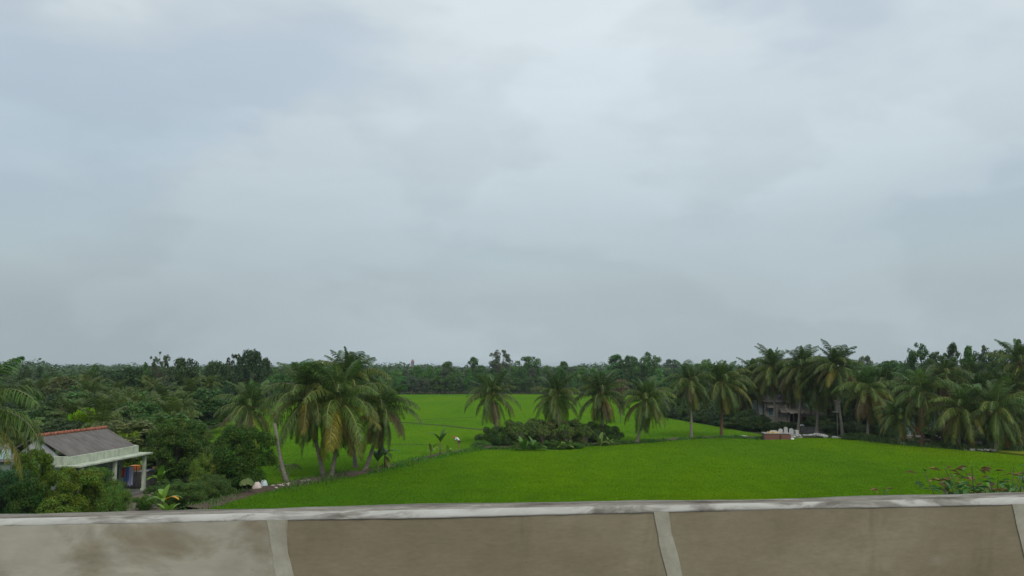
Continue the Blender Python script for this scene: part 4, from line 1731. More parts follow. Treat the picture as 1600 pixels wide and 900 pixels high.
palm(1355, 688, 1352, 612, 'coconut palm with bright yellow lower stalks and orange nuts', 1.0, 37, group=G2, nuts='orange_nut', yellow=.2, brown=.15)
palm(1404, 697, 1401, 652, 'short young coconut palm left of the mint house', .72, 38, group=G2, yellow=.25, skirt=.5)
palm(1441, 700, 1437, 618, 'coconut palm with a red trunk before the mint house', .98, 39, group=G2, trunk='red_bark', yellow=.15)
palm(1499, 705, 1494, 642, 'coconut palm with yellow lower fronds right of the mint house', .95, 40, group=G2, yellow=.25)
palm(1555, 708, 1550, 642, 'coconut palm with a bunch of yellow nuts above the rubble', 1.02, 41, group=G2, nuts='coconut', yellow=.12)
palm(1592, 705, 1596, 655, 'low coconut palm cut by the right edge of the photo', .8, 42, group=G2, yellow=.2, brown=.15)
palm(1474, 686, 1470, 590, 'tall coconut palm in the back row above the mint house', .95, 43, group=G2, tint=.75)
palm(1588, 682, 1590, 570, 'very tall coconut palm at the top right with a hanging skirt', 1.05, 44, group=G2, tint=.9, brown=.2)
palm(1418, 682, 1418, 612, 'dark coconut palm behind the red-trunked one', .9, 45, group=G2, tint=.7)
palm(1528, 686, 1524, 618, 'dark coconut palm in the back row between two yellow-fronded ones', .9, 46, group=G2, tint=.7)
palm(1232, 668, 1232, 600, 'dark coconut palm over the thatched shed roof', .9, 47, group=G2, tint=.65)
palm(1150, 668, 1150, 612, 'lower dark coconut palm behind the red-trunked bund palm', .9, 48, group=G2, tint=.7)
palm(1325, 672, 1330, 605, 'dark coconut palm behind the post shrine', .9, 49, group=G2, tint=.65)
palm(1164, 664, 1166, 600, 'dark coconut palm between the red-trunked palm and the grey house', .9, 61, group=G2, tint=.65)
palm(1266, 668, 1264, 588, 'tall dark coconut palm over the rusty shed', .95, 62, group=G2, tint=.68)
palm(1292, 670, 1290, 612, 'lower dark coconut palm left of the post shrine', .9, 63, group=G2, tint=.68)
palm(1378, 676, 1380, 606, 'dark coconut palm behind the short young palm', .95, 64, group=G2, tint=.66)
palm(1456, 678, 1453, 628, 'low dark coconut palm shading the mint house', .85, 65, group=G2, tint=.68)
palm(1512, 680, 1508, 596, 'dark coconut palm rising behind the palm with yellow nuts', .95, 66, group=G2, tint=.68)
palm(1568, 684, 1572, 614, 'dark coconut palm in the back row at the right edge', .95, 67, group=G2, tint=.7)
# near palm at the left edge: only fronds reach into the picture
ep = atd(-42, 47)
pl = coconut_palm(ep, hgt(652, 47), 'near coconut palm at the left edge, only its drooping fronds in view', 1.0, (0, 0), 51, yellow=.05, brown=.2, group=G1, tint=1.05, skirt=.35)

# leaning bare trunk without a crown
b = at(455, 757)
Y = b.y
pts_ = []
for px, py in ((455, 757), (449, 740), (443, 715), (438, 690), (433, 661)):
    pts_.append(Vector(((px - 800) / F * Y - b.x, 0, hgt(py, Y))))
pts_[0].z = 0
o = empty('palm_stump', b)
tag(o, 'crownless leaning palm trunk left of the bund cluster', 'palm trunk')
MB().tube(pts_, [.32, .2, .16, .14, .13], 9).build('trunk', M['palm_bark'], o, smooth=True)
# the small palm growing beside it
ps = empty('palm_sapling', at(450, 748))
tag(ps, 'small dark palm sapling with arching fronds before the crownless trunk', 'palm sapling')
MB().tube([(0, 0, 0), (0, 0, 1.1)], [.08, .06], 7).build('trunk', M['palm_bark'], ps)
for k in range(6):
    q = link('frond', FR['out', k % 3][2], ps, (.05, .07, .02))
    q.location = (0, 0, 1.1)
    q.scale = (.32, .32, .32)
    q.rotation_euler = (0, 0, [0.1, 3.0, .9, 2.3, 4.2, 5.4][k])

# ================================================================== banana plants and small plants
banana(at(688, 716), 1.75, 'banana plant with spreading leaves left of the bending person', 3, 1.0, 7, (.07, .14, .03))
banana(at(673, 719), .9, 'short pale-leaved banana plant left of the taller one on the bund', 4, .75, 5, (.15, .22, .05))
banana(at(700, 712), .25, 'low bright banana sucker at the bending person\'s feet', 5, .6, 7, (.16, .26, .05))
banana(at(643, 729), .2, 'smallest yellow-green banana sucker on the bund', 6, .55, 4, (.2, .25, .06))
banana(at(652, 728), .15, 'low dark banana sucker right of the smallest one', 7, .6, 5, (.07, .14, .04))
banana(at(601, 736), 1.5, 'dark banana plant right of the leaning palm trunk', 8, 1.05, 7, (.06, .12, .03))
banana(at(590, 738), 1.0, 'banana plant half behind the leaning palm trunk', 9, .95, 6, (.06, .12, .03))
banana(at(818, 708), .3, 'bright broad banana plant before the left of the thicket', 10, 1.25, 9, (.12, .22, .05))
banana(at(835, 708), .3, 'bright broad banana plant before the middle of the thicket', 11, 1.15, 9, (.11, .21, .05))
banana(at(882, 706), .3, 'pale banana sucker before the middle of the thicket', 12, .95, 7, (.17, .26, .06))
banana(at(893, 703), .2, 'small pale banana sucker right of the middle of the thicket', 13, .6, 5, (.16, .25, .06))
banana(at(938, 701), .4, 'pale banana sucker at the right end of the thicket', 14, .95, 6, (.17, .25, .07))
banana(at(952, 700), .5, 'taller pale banana sucker beyond the right end of the thicket', 15, .7, 5, (.16, .24, .07))
banana(at(254, 806), .9, 'bright banana plant with one orange leaf by the yard', 16, .82, 8, (.16, .27, .05), odd=(.55, .28, .03))
banana(at(262, 812), .2, 'low bright banana sucker under the plant with the orange leaf', 17, .8, 6, (.17, .28, .06))
banana(atd(166, 92), 2.9, 'yellow-green banana plant behind the roof ridge', 18, 1.2, 7, (.20, .24, .05))
banana(atd(236, 84), 2.5, 'yellowish banana plant right behind the veranda', 19, 1.2, 7, (.19, .24, .05))
banana(atd(222, 88), 2.3, 'yellow-green banana plant beside the veranda roof', 20, 1.1, 6, (.14, .20, .05))
banana(at(222, 756), 1.1, 'light green banana plant seen between the veranda columns', 23, .8, 6, (.17, .30, .05))
banana(at(249, 770), .9, 'light green plant growing right of the water tanks', 24, .8, 6, (.15, .28, .05))
# small round-leaved tree (papaya-like)
o = empty('umbrella_leaved_sapling', at(385, 779))
tag(o, 'small sapling with a round dome of large pale leaves by the sacks', 'sapling')
MB().tube([(0, 0, 0), (.03, 0, .7), (0, 0, 1.15)], [.04, .035, .03], 6).build('stem', M['bark'], o)
r = random.Random(5)
lf = []
for k in range(44):
    a = k * 2.4
    el = R(88 - 80 * (k / 44) ** .75)
    rad_ = .55
    c = Vector((math.cos(a) * math.cos(el) * rad_, math.sin(a) * math.cos(el) * rad_, 1.05 + math.sin(el) * rad_ * .8))
    nrm = (c - Vector((0, 0, .9))).normalized()
    t1 = nrm.cross(Vector((0, 0, 1))).normalized() if abs(nrm.z) < .98 else Vector((1, 0, 0))
    t2 = nrm.cross(t1)
    lf.append([c + (t1 * math.cos(q * math.pi / 3) + t2 * math.sin(q * math.pi / 3)) * .17 - nrm * .03 * (q % 2) for q in range(6)])
mb = MB()
for q in lf: mb.poly(q)
mb.build('crown', M['banana'], o, color=(.17, .24, .09))

# ---- near garden trees and bushes (left)
def gplant(kind, v, name, px, Y, py_top, wpx, label, cat, color, seed, group=None, z0=0):
    h = hgt(py_top, Y)
    return plant(T[kind][v], name, atd(px, Y) + Vector((0, 0, z0)), h, wpx / F * Y, label, cat, group, color, seed)


GB = 'bushes before the veranda house'
gplant('neardense', 0, 'garden_tree', 64, 57, 700, 64, 'tall leafy bush hiding the left of the veranda house', 'bush', (.062, .100, .018), 1, GB)
gplant('nearfine', 0, 'garden_bush', 20, 55, 728, 76, 'blue-green bush at the far left under the palm fronds', 'bush', (.045, .095, .038), 2, GB)
gplant('neardense', 1, 'garden_tree', 128, 55.5, 728, 88, 'yellow-green bush in the middle before the veranda', 'bush', (.070, .104, .018), 3, GB)
gplant('nearfine', 0, 'garden_bush', 160, 58, 727, 70, 'bush covering the veranda left column', 'bush', (.055, .100, .022), 4, GB)
gplant('nearfine', 0, 'garden_bush', 186, 56, 757, 50, 'low bush before the laundry rack', 'bush', (.070, .120, .028), 5, GB)
gplant('shrub', 1, 'garden_bush', 55, 54, 745, 62, 'dark low bush between the two tall left ones', 'bush', (.040, .080, .020), 6, GB)
gplant('shrub', 0, 'garden_bush', 105, 53.5, 770, 70, 'low yellow-green bush nearest the parapet', 'bush', (.080, .120, .024), 7, GB)
gplant('shrub', 2, 'garden_bush', -22, 54, 738, 60, 'dull green bush cut by the left edge', 'bush', (.05, .085, .03), 8, GB)
GT = 'trees of the garden right of the house'
gplant('neardense', 0, 'garden_tree', 283, 74, 652, 84, 'dark round tree just right of the veranda house', 'tree', (.040, .072, .016), 11, GT)
gplant('neardense', 1, 'garden_tree', 383, 69, 661, 84, 'dark dense round tree above the sacks', 'tree', (.034, .066, .013), 12, GT)
gplant('nearfine', 0, 'garden_tree', 316, 76, 668, 66, 'lighter feathery tree between the two dark round ones', 'tree', (.065, .100, .030), 13, GT)
gplant('nearfine', 0, 'garden_bush', 335, 68, 706, 50, 'pale green bush left of the dense dark tree', 'bush', (.085, .125, .028), 14, GT)
gplant('nearfine', 0, 'garden_bush', 297, 62.5, 752, 72, 'low spreading bush right of the banana plant', 'bush', (.050, .085, .022), 15, GT)
gplant('nearfine', 0, 'garden_bush', 342, 65.5, 740, 50, 'dull low bush at the corner of the paddy', 'bush', (.052, .086, .026), 16, GT)
gplant('shrub', 0, 'garden_bush', 236, 60.5, 772, 34, 'small leafy shrub left of the banana plant', 'bush', (.055, .100, .024), 17, GT)
gplant('shrub', 1, 'garden_bush', 270, 66, 748, 44, 'dark shrub behind the banana plant with the orange leaf', 'bush', (.04, .075, .02), 18, GT)
gplant('shrub', 1, 'garden_bush', 365, 67, 768, 26, 'tiny bright shrub under the dense dark tree', 'bush', (.10, .19, .04), 19, GT)
gplant('neardense', 0, 'garden_tree', 140, 88, 636, 44, 'bright green tree peeping over the roof ridge', 'tree', (.11, .19, .022), 20, GT)
gplant('shrub', 2, 'garden_bush', 208, 80, 672, 50, 'bright shrub behind the right end of the roof', 'bush', (.11, .17, .03), 21, GT)

# ---- thicket in the middle of the bund
TG = 'bushes of the thicket'
th_spec = [(752, 703, 688, 34, 'low pale shrub at the left tip of the thicket', (.055, .105, .03)),
           (776, 701, 665, 46, 'dark shrub second from the left of the thicket', (.040, .072, .022)),
           (798, 701, 656, 52, 'olive bush at the left shoulder of the thicket', (.060, .088, .026)),
           (830, 701, 652, 58, 'tall olive bush left of the middle of the thicket', (.060, .086, .028)),
           (866, 700, 653, 58, 'brownish bush in the middle of the thicket', (.068, .084, .030)),
           (898, 698, 654, 56, 'olive bush right of the middle of the thicket', (.058, .084, .026)),
           (926, 696, 657, 52, 'dark bush at the right shoulder of the thicket', (.042, .068, .022)),
           (950, 695, 664, 38, 'low dark bush at the right end of the thicket', (.045, .076, .022)),
           (745, 706, 695, 26, 'smallest green shrub trailing off left of the thicket', (.06, .11, .03)),
           (895, 706, 690, 40, 'low green shrub on the front edge of the thicket', (.05, .095, .025)),
           (862, 707, 687, 34, 'small dark shrub between the bright banana plants', (.045, .08, .02)),
           (965, 699, 688, 28, 'pale trailing shrub right of the thicket', (.06, .11, .03))]
for i, (px, pyb, pyt, w_, lb, c) in enumerate(th_spec):
    b_ = at(px, pyb)
    plant(T['shrub'][i % 3], 'thicket_bush', b_ + Vector((0, 1.2, 0)), hgt(pyt, b_.y + 1.2), w_ / F * b_.y, lb, 'bush', TG, c, 60 + i)

for i, (px, pyb, pyt, w_, lb, c) in enumerate(((812, 703, 664, 22, 'bright green sprouting shrub on the front left of the thicket', (.075, .125, .03)),
                                               (848, 703, 662, 20, 'yellowish spray standing before the middle of the thicket', (.085, .115, .035)),
                                               (884, 702, 660, 24, 'fresh green shrub on the face of the thicket', (.07, .12, .028)),
                                               (915, 700, 663, 20, 'light green shrub before the right shoulder of the thicket', (.075, .115, .03)))):
    b_ = at(px, pyb)
    plant(T['airy'][i % 2], 'thicket_bush', b_ + Vector((0, -.2, 0)), hgt(pyt, b_.y), w_ / F * b_.y, lb, 'bush', TG, c, 90 + i)

# ---- weeds along the bund (one mass)
def weeds(name, px_line, n, hmin, hmax, color, seed, spread=1.0, blade=.05):
    r_ = np.random.default_rng(seed)
    P = np.array([list(at(*q).xy) for q in px_line])
    seg = np.linalg.norm(np.diff(P, axis=0), axis=1)
    si = r_.choice(len(seg), n, p=seg / seg.sum())
    f = r_.uniform(0, 1, n)[:, None]
    X = P[si] * (1 - f) + P[si + 1] * f + r_.normal(0, spread, (n, 2)) * .6
    clump = .5 + .5 * np.sin(X[:, 0] * 1.7) * np.sin(X[:, 0] * .61 + 1)
    h = r_.uniform(hmin, hmax, n) * (.4 + clump)
    an = r_.uniform(0, math.pi, n)
    dx, dy = np.cos(an) * blade, np.sin(an) * blade
    lx, ly = r_.normal(0, .14, n), r_.normal(0, .14, n)
    z = np.full(n, .22)
    A_ = np.stack([X[:, 0] - dx, X[:, 1] - dy, z], 1)
    B_ = np.stack([X[:, 0] + dx, X[:, 1] + dy, z], 1)
    C_ = np.stack([X[:, 0] + lx + dx * .4, X[:, 1] + ly + dy * .4, z + h], 1)
    D_ = np.stack([X[:, 0] + lx - dx * .4, X[:, 1] + ly - dy * .4, z + h], 1)
    V_ = np.stack([A_, B_, C_, D_], 1).reshape(-1, 3)
    return tag(link(name, np_mesh(name, V_, np.arange(4 * n).reshape(-1, 4), M['leaf']), None, color), kind='stuff')


weeds('weeds', [(590, 740), (645, 727), (690, 716), (752, 705)], 5000, .08, .36, (.05, .115, .02), 5, 1.0)
weeds('weeds', [(745, 706), (850, 704), (950, 698), (1000, 695)], 5000, .2, .5, (.050, .085, .025), 15, .9)
weeds('weeds', [(1000, 695), (1080, 689), (1128, 687), (1200, 688)], 4500, .1, .4, (.05, .10, .025), 6, .8)
weeds('weeds', [(310, 800), (380, 778), (430, 768), (520, 751), (590, 740)], 3500, .06, .34, (.048, .088, .024), 7, 1.6)  # bund weeds; their dark green also stands in for contact shade under palms
weeds('weeds', [(1330, 687), (1400, 696), (1500, 705), (1600, 708)], 6000, .2, .7, (.045, .07, .025), 8, 1.6)

# ---- dark bushes under the right palms
UG = 'undergrowth bushes of the right grove'
r = random.Random(12)
line = [(1040, 653), (1110, 665), (1200, 680), (1290, 681), (1350, 684), (1400, 690), (1500, 699), (1620, 700)]
land = [(1100, 'left of the red-trunked palm'), (1190, 'left of the grey house'), (1255, 'behind the tombs'), (1330, 'near the post shrine'), (1420, 'left of the mint house'), (1500, 'near the woodpile'), (1700, 'under the rightmost palms')]
for k in range(34):
    px = 1042 + k * 17.2 + r.uniform(-6, 6)
    for (a, b_) in zip(line[:-1], line[1:]):
        if a[0] <= px < b_[0]:
            py = a[1] + (b_[1] - a[1]) * (px - a[0]) / (b_[0] - a[0])
            break
    if 1185 < px < 1325:
        py -= 4 + r.uniform(0, 6)
    if 1415 < px < 1478 or 1180 < px < 1262: continue
    b0 = at(px, py) + Vector((0, r.uniform(1, 5), 0))
    h = r.uniform(1.4, 3.4) if not (1190 < px < 1280) else r.uniform(.9, 1.4)
    wd_ = next(t for x, t in land if px < x)
    c = r.choice([(.028, .048, .018), (.036, .060, .02), (.045, .066, .024), (.032, .058, .024)])
    plant(T['shrub'][k % 3], 'dark_bush', b0, h, h * 1.6 + 1, 'dark leafy bush ' + wd_, 'bush', UG, c, 200 + k)

for i, (px, py, h, lb) in enumerate(((1172, 672, 3.4, 'leafy bush left of the pale side wall'), (1192, 674, 2.0, 'low bush before the pale side wall'), (1204, 676, 1.6, 'low bush before the teal shuttered window'),
                                    (1222, 675, 1.7, 'dark bush before the thatched shed'), (1236, 674, 1.5, 'small dark bush left of the grey cement tank'), (1270, 672, 2.2, 'bush before the rusty shed'),
                                    (1330, 690, 1.2, 'low dark bush right of the post shrine'), (1300, 676, 1.6, 'low dark bush behind the white sheeting heap'))):
    plant(T['shrub'][i % 3], 'dark_bush', at(px, py), h, h * 1.5 + .8, lb, 'bush', UG, (.034, .058, .02), 260 + i)

# ---- background trees
def pick_label(kindname, zone, tone):
    look = {'round': 'rounded broadleaf tree', 'tall': 'slender upright tree', 'airy': 'thin-crowned airy tree', 'broad': 'spreading broadleaf tree'}[kindname]
    return f'{tone} {look} {zone}'


TONES = {'dark': (.030, .052, .022), 'mid-green': (.042, .084, .026), 'olive': (.056, .072, .026), 'grey-green': (.050, .070, .040), 'fresh green': (.050, .112, .028)}


def bgtree(px, Y, h, w_, kindname, zone, tone, group, seed, name='broadleaf_tree', label=None):
    c = TONES[tone]
    r_ = random.Random(seed)
    k = r_.uniform(.8, 1.25)
    c = (c[0] * k * r_.uniform(.9, 1.1), c[1] * k, c[2] * k * r_.uniform(.85, 1.15))
    return plant(T[kindname][seed % len(T[kindname])], name, atd(px, Y), h, w_, label or pick_label(kindname, zone, tone), 'tree', group, c, seed)


# skyline trees one by one: px, depth, top row, width px, kind, tone, label
sky_trees = [
    (252, 150, 549, 40, 'airy', 'grey-green', 'thin grey tree standing above the left skyline'),
    (291, 150, 556, 44, 'round', 'dark', 'dark round crown right of the thin grey skyline tree'),
    (340, 160, 562, 40, 'broad', 'dark', 'low crown between the two tall groups of the left skyline'),
    (370, 165, 552, 36, 'airy', 'dark', 'left half of the tallest pair on the left skyline'),
    (394, 160, 544, 46, 'broad', 'dark', 'tallest dark tree of the left skyline'),
    (416, 170, 556, 30, 'tall', 'dark', 'narrow tree at the right shoulder of the tallest left one'),
    (40, 170, 569, 26, 'round', 'dark', 'small dark knob of a tree at the far left skyline'),
    (66, 190, 570, 22, 'tall', 'dark', 'narrow tree right of the small knob at far left'),
    (151, 165, 568, 20, 'tall', 'mid-green', 'single narrow tree rising over the left skyline'),
    (205, 150, 571, 46, 'round', 'dark', 'broad dark crown left of the thin grey skyline tree'),
    (230, 160, 565, 30, 'round', 'mid-green', 'small crown just left of the thin grey skyline tree'),
    (470, 240, 563, 40, 'round', 'mid-green', 'rounded crown on the skyline left of the palm cluster'),
    (500, 250, 562, 34, 'round', 'mid-green', 'crown touching the left of the palm cluster on the skyline'),
    (783, 335, 546, 42, 'airy', 'grey-green', 'thin round-topped tree above the middle treeline'),
    (740, 330, 557, 22, 'tall', 'mid-green', 'narrow pointed tree left of the thin round-topped one'),
    (828, 335, 555, 34, 'round', 'mid-green', 'full crown right of the thin round-topped tree'),
    (700, 330, 564, 26, 'tall', 'mid-green', 'slim tree over the middle treeline, left part'),
    (880, 340, 563, 30, 'tall', 'mid-green', 'slim tree over the middle treeline behind the thicket palms'),
    (962, 300, 553, 34, 'tall', 'mid-green', 'tall leafy tree on the skyline above the thicket right end'),
    (984, 300, 554, 30, 'round', 'mid-green', 'crown joined to the tall skyline tree above the thicket'),
    (1011, 290, 549, 36, 'round', 'mid-green', 'highest round tree between the thicket and right palms'),
    (1048, 420, 560, 26, 'round', 'grey-green', 'hazy round tree left of the right palms'),
    (1105, 260, 560, 40, 'round', 'mid-green', 'crown behind the first two right palms'),
    (1350, 300, 554, 24, 'round', 'grey-green', 'hazy knob of a tree between the tall right palms'),
    (1335, 280, 564, 40, 'broad', 'mid-green', 'low crown under the hazy knob between the right palms'),
    (1385, 240, 562, 50, 'broad', 'mid-green', 'wide crown right of the tall right palms'),
    (1432, 190, 534, 38, 'round', 'mid-green', 'tall round tree left of the highest right skyline'),
    (1462, 185, 548, 34, 'broad', 'dark', 'dark crown between two tall right skyline trees'),
    (1487, 175, 534, 24, 'tall', 'dark', 'narrow tall tree on the right skyline'),
    (1512, 180, 537, 32, 'tall', 'mid-green', 'tall tree right of the narrow one on the right skyline'),
    (1535, 180, 538, 34, 'round', 'dark', 'round dark tree high on the right skyline'),
    (1560, 175, 543, 34, 'round', 'dark', 'dark crown left of the very tall edge palm'),
    (1400, 230, 566, 44, 'round', 'mid-green', 'lower rounded crown above the short young palm'),
]
for i, (px, Y, pyt, w_, kd, tn, lb) in enumerate(sky_trees):
    bgtree(px, Y, hgt(pyt, Y), w_ / F * Y, kd, '', tn, 'skyline trees', 300 + i, label=lb)

# pinkish-brown tree by the middle palms
plant(T['airy'][0], 'broadleaf_tree', atd(968, 150), hgt(588, 150), 26 / F * 150, 'thin tree with reddish withered leaves beside the middle palms', 'tree', None, (.095, .065, .045), 77)

# left woods: rows going back
r = random.Random(31)


def lw_zone(px):
    return ('at the left edge of the woods' if px < 60 else 'behind the veranda house' if px < 190 else 'behind the dark round garden tree' if px < 330 else 'left of the far paddy')


Y = 84.0
row = 0
cnt_t = 0
while Y < 235:
    step_px = 4300 / Y if Y < 110 else 3900 / Y
    step_px = max(24, min(46, step_px))
    px = -110 + r.uniform(0, step_px)
    while px < 432:
        p_ = atd(px, Y + r.uniform(-.05, .05) * Y)
        f = (Y - 84) / 150
        base_top = 5.0 + 3.9 * f ** .7
        h = base_top * r.uniform(.82, 1.13)
        near_open = (px > 300 and Y < 108 + (px - 300) * .6)
        if near_open:
            px += step_px
            continue
        tn = r.choice(['dark', 'dark', 'mid-green', 'olive', 'grey-green', 'mid-green'])
        depthword = 'in the front row ' if Y < 115 else 'deeper in ' if Y < 165 else 'far back '
        if Y < 150 and r.random() < (.62 if px > 170 else .38):
            c = r.choice([(.055, .082, .022), (.066, .095, .026), (.078, .100, .03), (.045, .07, .022)])
            cr_ = r.uniform(.62, .9)
            hub = max(1.4, h - 2.6 * cr_)
            back_palm(p_, hub, cr_, ('olive' if c[0] > .06 else 'dark') + ' coconut palm ' + depthword + lw_zone(px), 'palms of the left woods', c, 700 + cnt_t)
        else:
            kd = r.choice(['round', 'broad', 'round', 'tall', 'broad'])
            w_ = r.uniform(5.0, 7.5) if kd != 'tall' else r.uniform(3, 4.2)
            bgtree(px, p_.y, h, w_, kd, depthword + lw_zone(px), tn, 'trees of the left woods', 1000 + cnt_t)
        cnt_t += 1
        px += step_px * r.uniform(.75, 1.25)
    Y *= 1.115
    row += 1
print('left woods', cnt_t)

# middle treeline beyond the far paddy
cnt_m = 0


def mz(px):
    return ('beyond the paddy behind the bund cluster' if px < 640 else 'beyond the paddy left of the slender palm' if px < 760 else 'beyond the paddy behind the thicket' if px < 940 else 'beyond the paddy between thicket and right palms')


for Y0, st_, hlo, hhi in ((306, 15, 5.5, 8.2), (316, 17, 7.2, 9.8), (334, 18, 8.6, 10.8)):
    px = 395 + r.uniform(0, 8)
    while px < 1120:
        if px < 520:
            D = Y0 * (.78 if px < 470 else .86)
        else:
            D = Y0
        kd = r.choice(['tall', 'round', 'round', 'tall', 'broad'])
        h = r.uniform(hlo, hhi)
        w_ = r.uniform(3.6, 5.8) if kd != 'tall' else r.uniform(2.6, 3.8)
        tn = r.choice(['mid-green', 'fresh green', 'fresh green', 'grey-green', 'mid-green'])
        bgtree(px, D + r.uniform(-3, 3), h, w_, kd, mz(px), tn, 'trees of the far treeline', 3000 + cnt_m)
        cnt_m += 1
        px += st_ * r.uniform(.7, 1.3)
print('middle', cnt_m)

# right woods behind the palms
cnt_r = 0


def rz_(px):
    return ('behind the first right palms' if px < 1170 else 'behind the grey house' if px < 1290 else 'behind the yellow-stalked palm' if px < 1400 else 'behind the mint house' if px < 1500 else 'behind the rightmost palms')


for Y0, st_, hlo, hhi in ((134, 40, 5.2, 7.0), (152, 36, 6.4, 8.2), (176, 32, 7.4, 9.2), (208, 28, 8.4, 9.8), (245, 26, 9.0, 10.6)):
    px = 1050 + r.uniform(0, 20)
    while px < 1700:
        D = Y0
        if px < 1120: D = max(Y0, 165)
        if not (Y0 < 140 and px < 1150) and not (Y0 < 160 and 1165 < px < 1295) and not (Y0 < 140 and 1405 < px < 1490):
            tn = r.choice(['dark', 'mid-green', 'dark', 'olive', 'mid-green'])
            h = r.uniform(hlo, hhi)
            if r.random() < .28 and Y0 < 200:
                back_palm(atd(px, D + r.uniform(-4, 4)), h - 2.2, r.uniform(.75, 1), 'dark coconut palm deep in the grove ' + rz_(px), 'palms deep in the right grove', (.04, .062, .022), 4000 + cnt_r)
            else:
                kd = r.choice(['round', 'broad', 'tall', 'round'])
                w_ = r.uniform(4.5, 7) if kd != 'tall' else r.uniform(3, 4)
                bgtree(px, D + r.uniform(-4, 4), h, w_, kd, rz_(px), tn, 'trees of the right woods', 5000 + cnt_r)
            cnt_r += 1
        px += st_ * r.uniform(.75, 1.25)
print('right', cnt_r)


# far-off wood that reads as one mass
def far_wood(name, specs, seed, color, leaves=90, leaf=.9):
    r_ = np.random.default_rng(seed)
    Vs = []
    for (x, y, h, w_) in specs:
        k = leaves
        d = r_.normal(0, 1, (k, 3))
        d /= np.linalg.norm(d, axis=1)[:, None]
        rad_ = r_.uniform(.6, 1.05, k)[:, None]
        s_ = np.array([w_ * .5, w_ * .5, h * .42])
        pos = np.array([x, y, h * .58]) + d * rad_ * s_
        n_ = d + r_.normal(0, .4, (k, 3)) + np.array([0, 0, .4])
        n_ /= np.linalg.norm(n_, axis=1)[:, None]
        t1 = np.cross(n_, r_.normal(0, 1, (k, 3)))
        t1 /= np.linalg.norm(t1, axis=1)[:, None]
        t2 = np.cross(n_, t1)
        s = leaf * r_.uniform(.5, 1.2, k)[:, None] * (w_ / 6)
        V_ = np.stack([pos - t1 * s, pos - t2 * s * .7, pos + t1 * s, pos + t2 * s * .7], 1).reshape(-1, 3)
        V_[:, 2] = np.maximum(V_[:, 2], .05)
        Vs.append(V_)
    V_ = np.concatenate(Vs)
    return tag(link(name, np_mesh(name, V_, np.arange(len(V_)).reshape(-1, 4), M['leaf']), None, color), kind='stuff')


sp = []
for i in range(1500):
    inv = r.uniform(1 / 520, 1 / 250)
    Yf = 1 / inv
    px = r.uniform(-250, 1850)
    if 500 < px < 1130 and Yf < 350: continue
    h = r.uniform(7.8, 10.3)
    sp.append(((px - 800) / F * Yf, Yf, h, r.uniform(4.5, 7.5)))
far_wood('distant_wood', sp, 1, (.042, .068, .028), 110, .62)
sp = []
for i in range(1500):
    inv = r.uniform(1 / 2600, 1 / 520)
    Yf = 1 / inv
    px = r.uniform(-300, 1900)
    bumpy = 1 + .12 * math.sin(px * .013 + 1) + .10 * math.sin(px * .041)
    h = r.uniform(9.0, 12.5) * bumpy + (Yf - 520) * .0012
    sp.append(((px - 800) / F * Yf, Yf, h, r.uniform(8, 15)))
far_wood('distant_wood', sp, 2, (.040, .065, .03), 80, .55)

# low undergrowth under the woods, one mass each
def undergrowth(name, n, pxr, Yr, hr, color, seed, cond=None):
    r_ = random.Random(seed)
    sp_ = []
    while len(sp_) < n:
        Yf = 1 / r_.uniform(1 / Yr[1], 1 / Yr[0])
        px = r_.uniform(*pxr)
        if cond and not cond(px, Yf): continue
        sp_.append(((px - 800) / F * Yf, Yf, r_.uniform(*hr), r_.uniform(3, 6)))
    return far_wood(name, sp_, seed, color, 90, .42)


undergrowth('undergrowth', 520, (-160, 425), (80, 240), (1.8, 3.6), (.034, .056, .02), 21,
            lambda px, Y: not (px > 290 and Y < 112 + (px - 290) * .75))
undergrowth('undergrowth', 200, (400, 1125), (306, 330), (2, 4.5), (.028, .048, .02), 22, lambda px, Y: px > 540 or Y > 320)
undergrowth('undergrowth', 420, (1050, 1760), (136, 240), (2, 4.2), (.028, .046, .018), 23, lambda px, Y: not (px < 1180 and Y < 165 - (px - 1050) * .2) and not (Y < 152 and 1165 < px < 1300) and not (Y < 145 and 1400 < px < 1495))

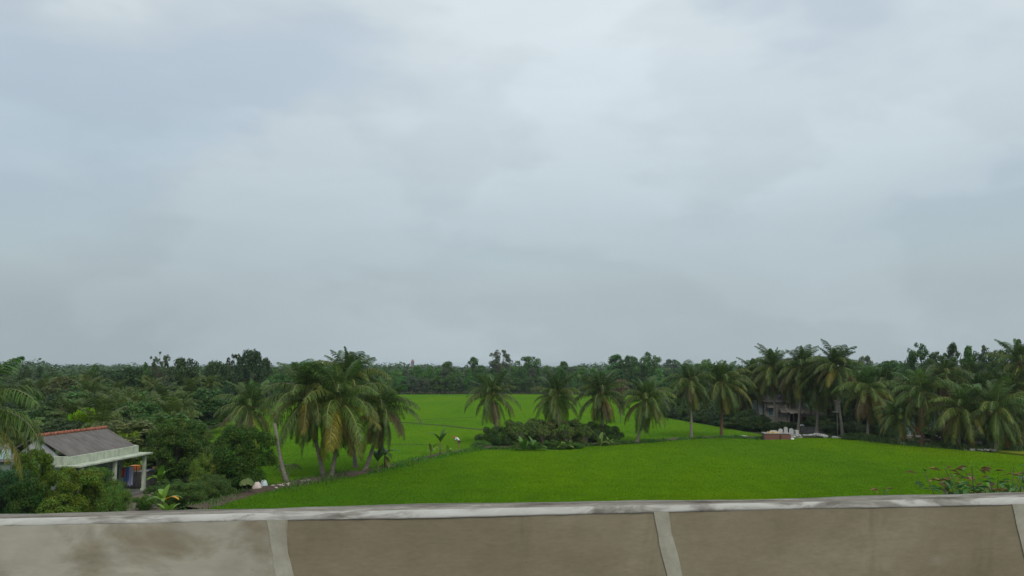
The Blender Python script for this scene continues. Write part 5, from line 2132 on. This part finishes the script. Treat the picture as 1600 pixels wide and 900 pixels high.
# ================================================================== roadside shrub right behind the parapet
def road_shrub(px, py_top, dist, label, seed, nst=5, scale=1.0):
    r_ = random.Random(seed)
    base_o = thick + .55
    # point along the wall under image column px at offset base_o
    d = Vector(((px - 800) / F, 1, 0))
    o_ = WI @ Vector((0, 0, 0))
    dl = WI.to_3x3() @ d
    t_ = (base_o + dist - o_.y) / dl.y
    p_ = Vector((0, 0, 0)) + d * t_
    root = empty('roadside_shrub', (p_.x, p_.y, PZ - 1.08))
    tag(root, label, 'shrub', 'roadside shrubs')
    hz_ = hgt(py_top, p_.y) - (PZ - 1.08)
    stems = MB()
    gl, rl = MB(), MB()
    for s in range(nst):
        a = r_.uniform(0, 6.28)
        L = hz_ * r_.uniform(.72, 1.0)
        tip = Vector((math.cos(a) * .30 * scale, math.sin(a) * .15 * scale, L))
        m_ = Vector((tip.x * .3, tip.y * .3, L * .55))
        stems.tube([(0, 0, 0), m_, tip], [.006, .004, .002], 5, cap=False)
        for k in range(46):
            f = .5 + .5 * r_.uniform(0, 1) ** 1.3
            q = m_.lerp(tip, (f - .5) * 2)
            da = r_.uniform(0, 6.28)
            el = r_.uniform(-.3, .6)
            dr = Vector((math.cos(da) * math.cos(el), math.sin(da) * math.cos(el), math.sin(el)))
            q = q + dr * r_.uniform(.01, .06)
            ll = r_.uniform(.045, .08) * scale
            sd_ = dr.cross(Vector((0, 0, 1))).normalized() * ll * .26
            tgt = rl if (f > .90 and r_.random() < .5) else gl
            e1, e2 = q + dr * ll * .5 + sd_, q + dr * ll * .5 - sd_
            tip_ = q + dr * ll - Vector((0, 0, ll * .25))
            up_ = Vector((0, 0, ll * .06))
            tgt.poly([q, e1 + up_, tip_])
            tgt.poly([q, tip_, e2 + up_])
    stems.build('stems', M['bark'], root)
    gl.build('leaves', M['leaf'], root, color=(.05, .10, .035))
    if rl.f:
        rl.build('young_leaves', M['leaf'], root, color=(.10, .07, .035))
    return root


road_shrub(1512, 718, .2, 'roadside shrub with reddish young leaves behind the parapet', 2, 11)
road_shrub(1552, 714, .3, 'leafiest roadside shrub with green and red leaves behind the parapet', 3, 15, 1.1)
road_shrub(1590, 728, .25, 'green roadside shrub behind the parapet at the right edge', 4, 14)
road_shrub(1418, 757, .2, 'small reddish sprig peeping over the parapet', 5, 2, .7)

# ================================================================== air
hz = MB().box(-4200, -4200, -1.0, 4200, 4200, 19.5).build('haze', bpy.data.materials.new('haze'))
hm = hz.data.materials[0]
hm.use_nodes = True
nt = hm.node_tree
nt.nodes.remove(nt.nodes['Principled BSDF'])
pv = nt.nodes.new('ShaderNodeVolumePrincipled')
pv.inputs['Color'].default_value = (.80, .90, .97, 1)
pv.inputs['Density'].default_value = .00014
pv.inputs['Anisotropy'].default_value = .1
nt.links.new(pv.outputs[0], nt.nodes['Material Output'].inputs['Volume'])
tag(hz, kind='stuff')

# labels that still coincide are told apart by their place from left to right
ORD = ['leftmost', 'second from left', 'third from left', 'fourth from left', 'fifth from left', 'sixth from left', 'seventh from left', 'eighth from left', 'ninth from left', 'tenth from left']
by = {}
for o in bpy.data.objects:
    if o.get('category') and o.get('label'):
        by.setdefault(o['label'], []).append(o)
for lb, os_ in by.items():
    if len(os_) > 1:
        os_.sort(key=lambda o: o.location.x / max(1, o.location.y))
        for k, o in enumerate(os_):
            o['label'] = (ORD[k] if k < len(ORD) else 'rightmost') + ' ' + lb
for o in bpy.data.objects:
    l = o.get('label')
    if l and len(l.split()) > 16:
        o['label'] = l.replace(' in the front row', ' in front').replace(' from left', '').replace('the dark round garden tree', 'the round garden tree').replace('dark coconut palm deep in the grove', 'deep grove palm')
print('objects', len(bpy.data.objects))
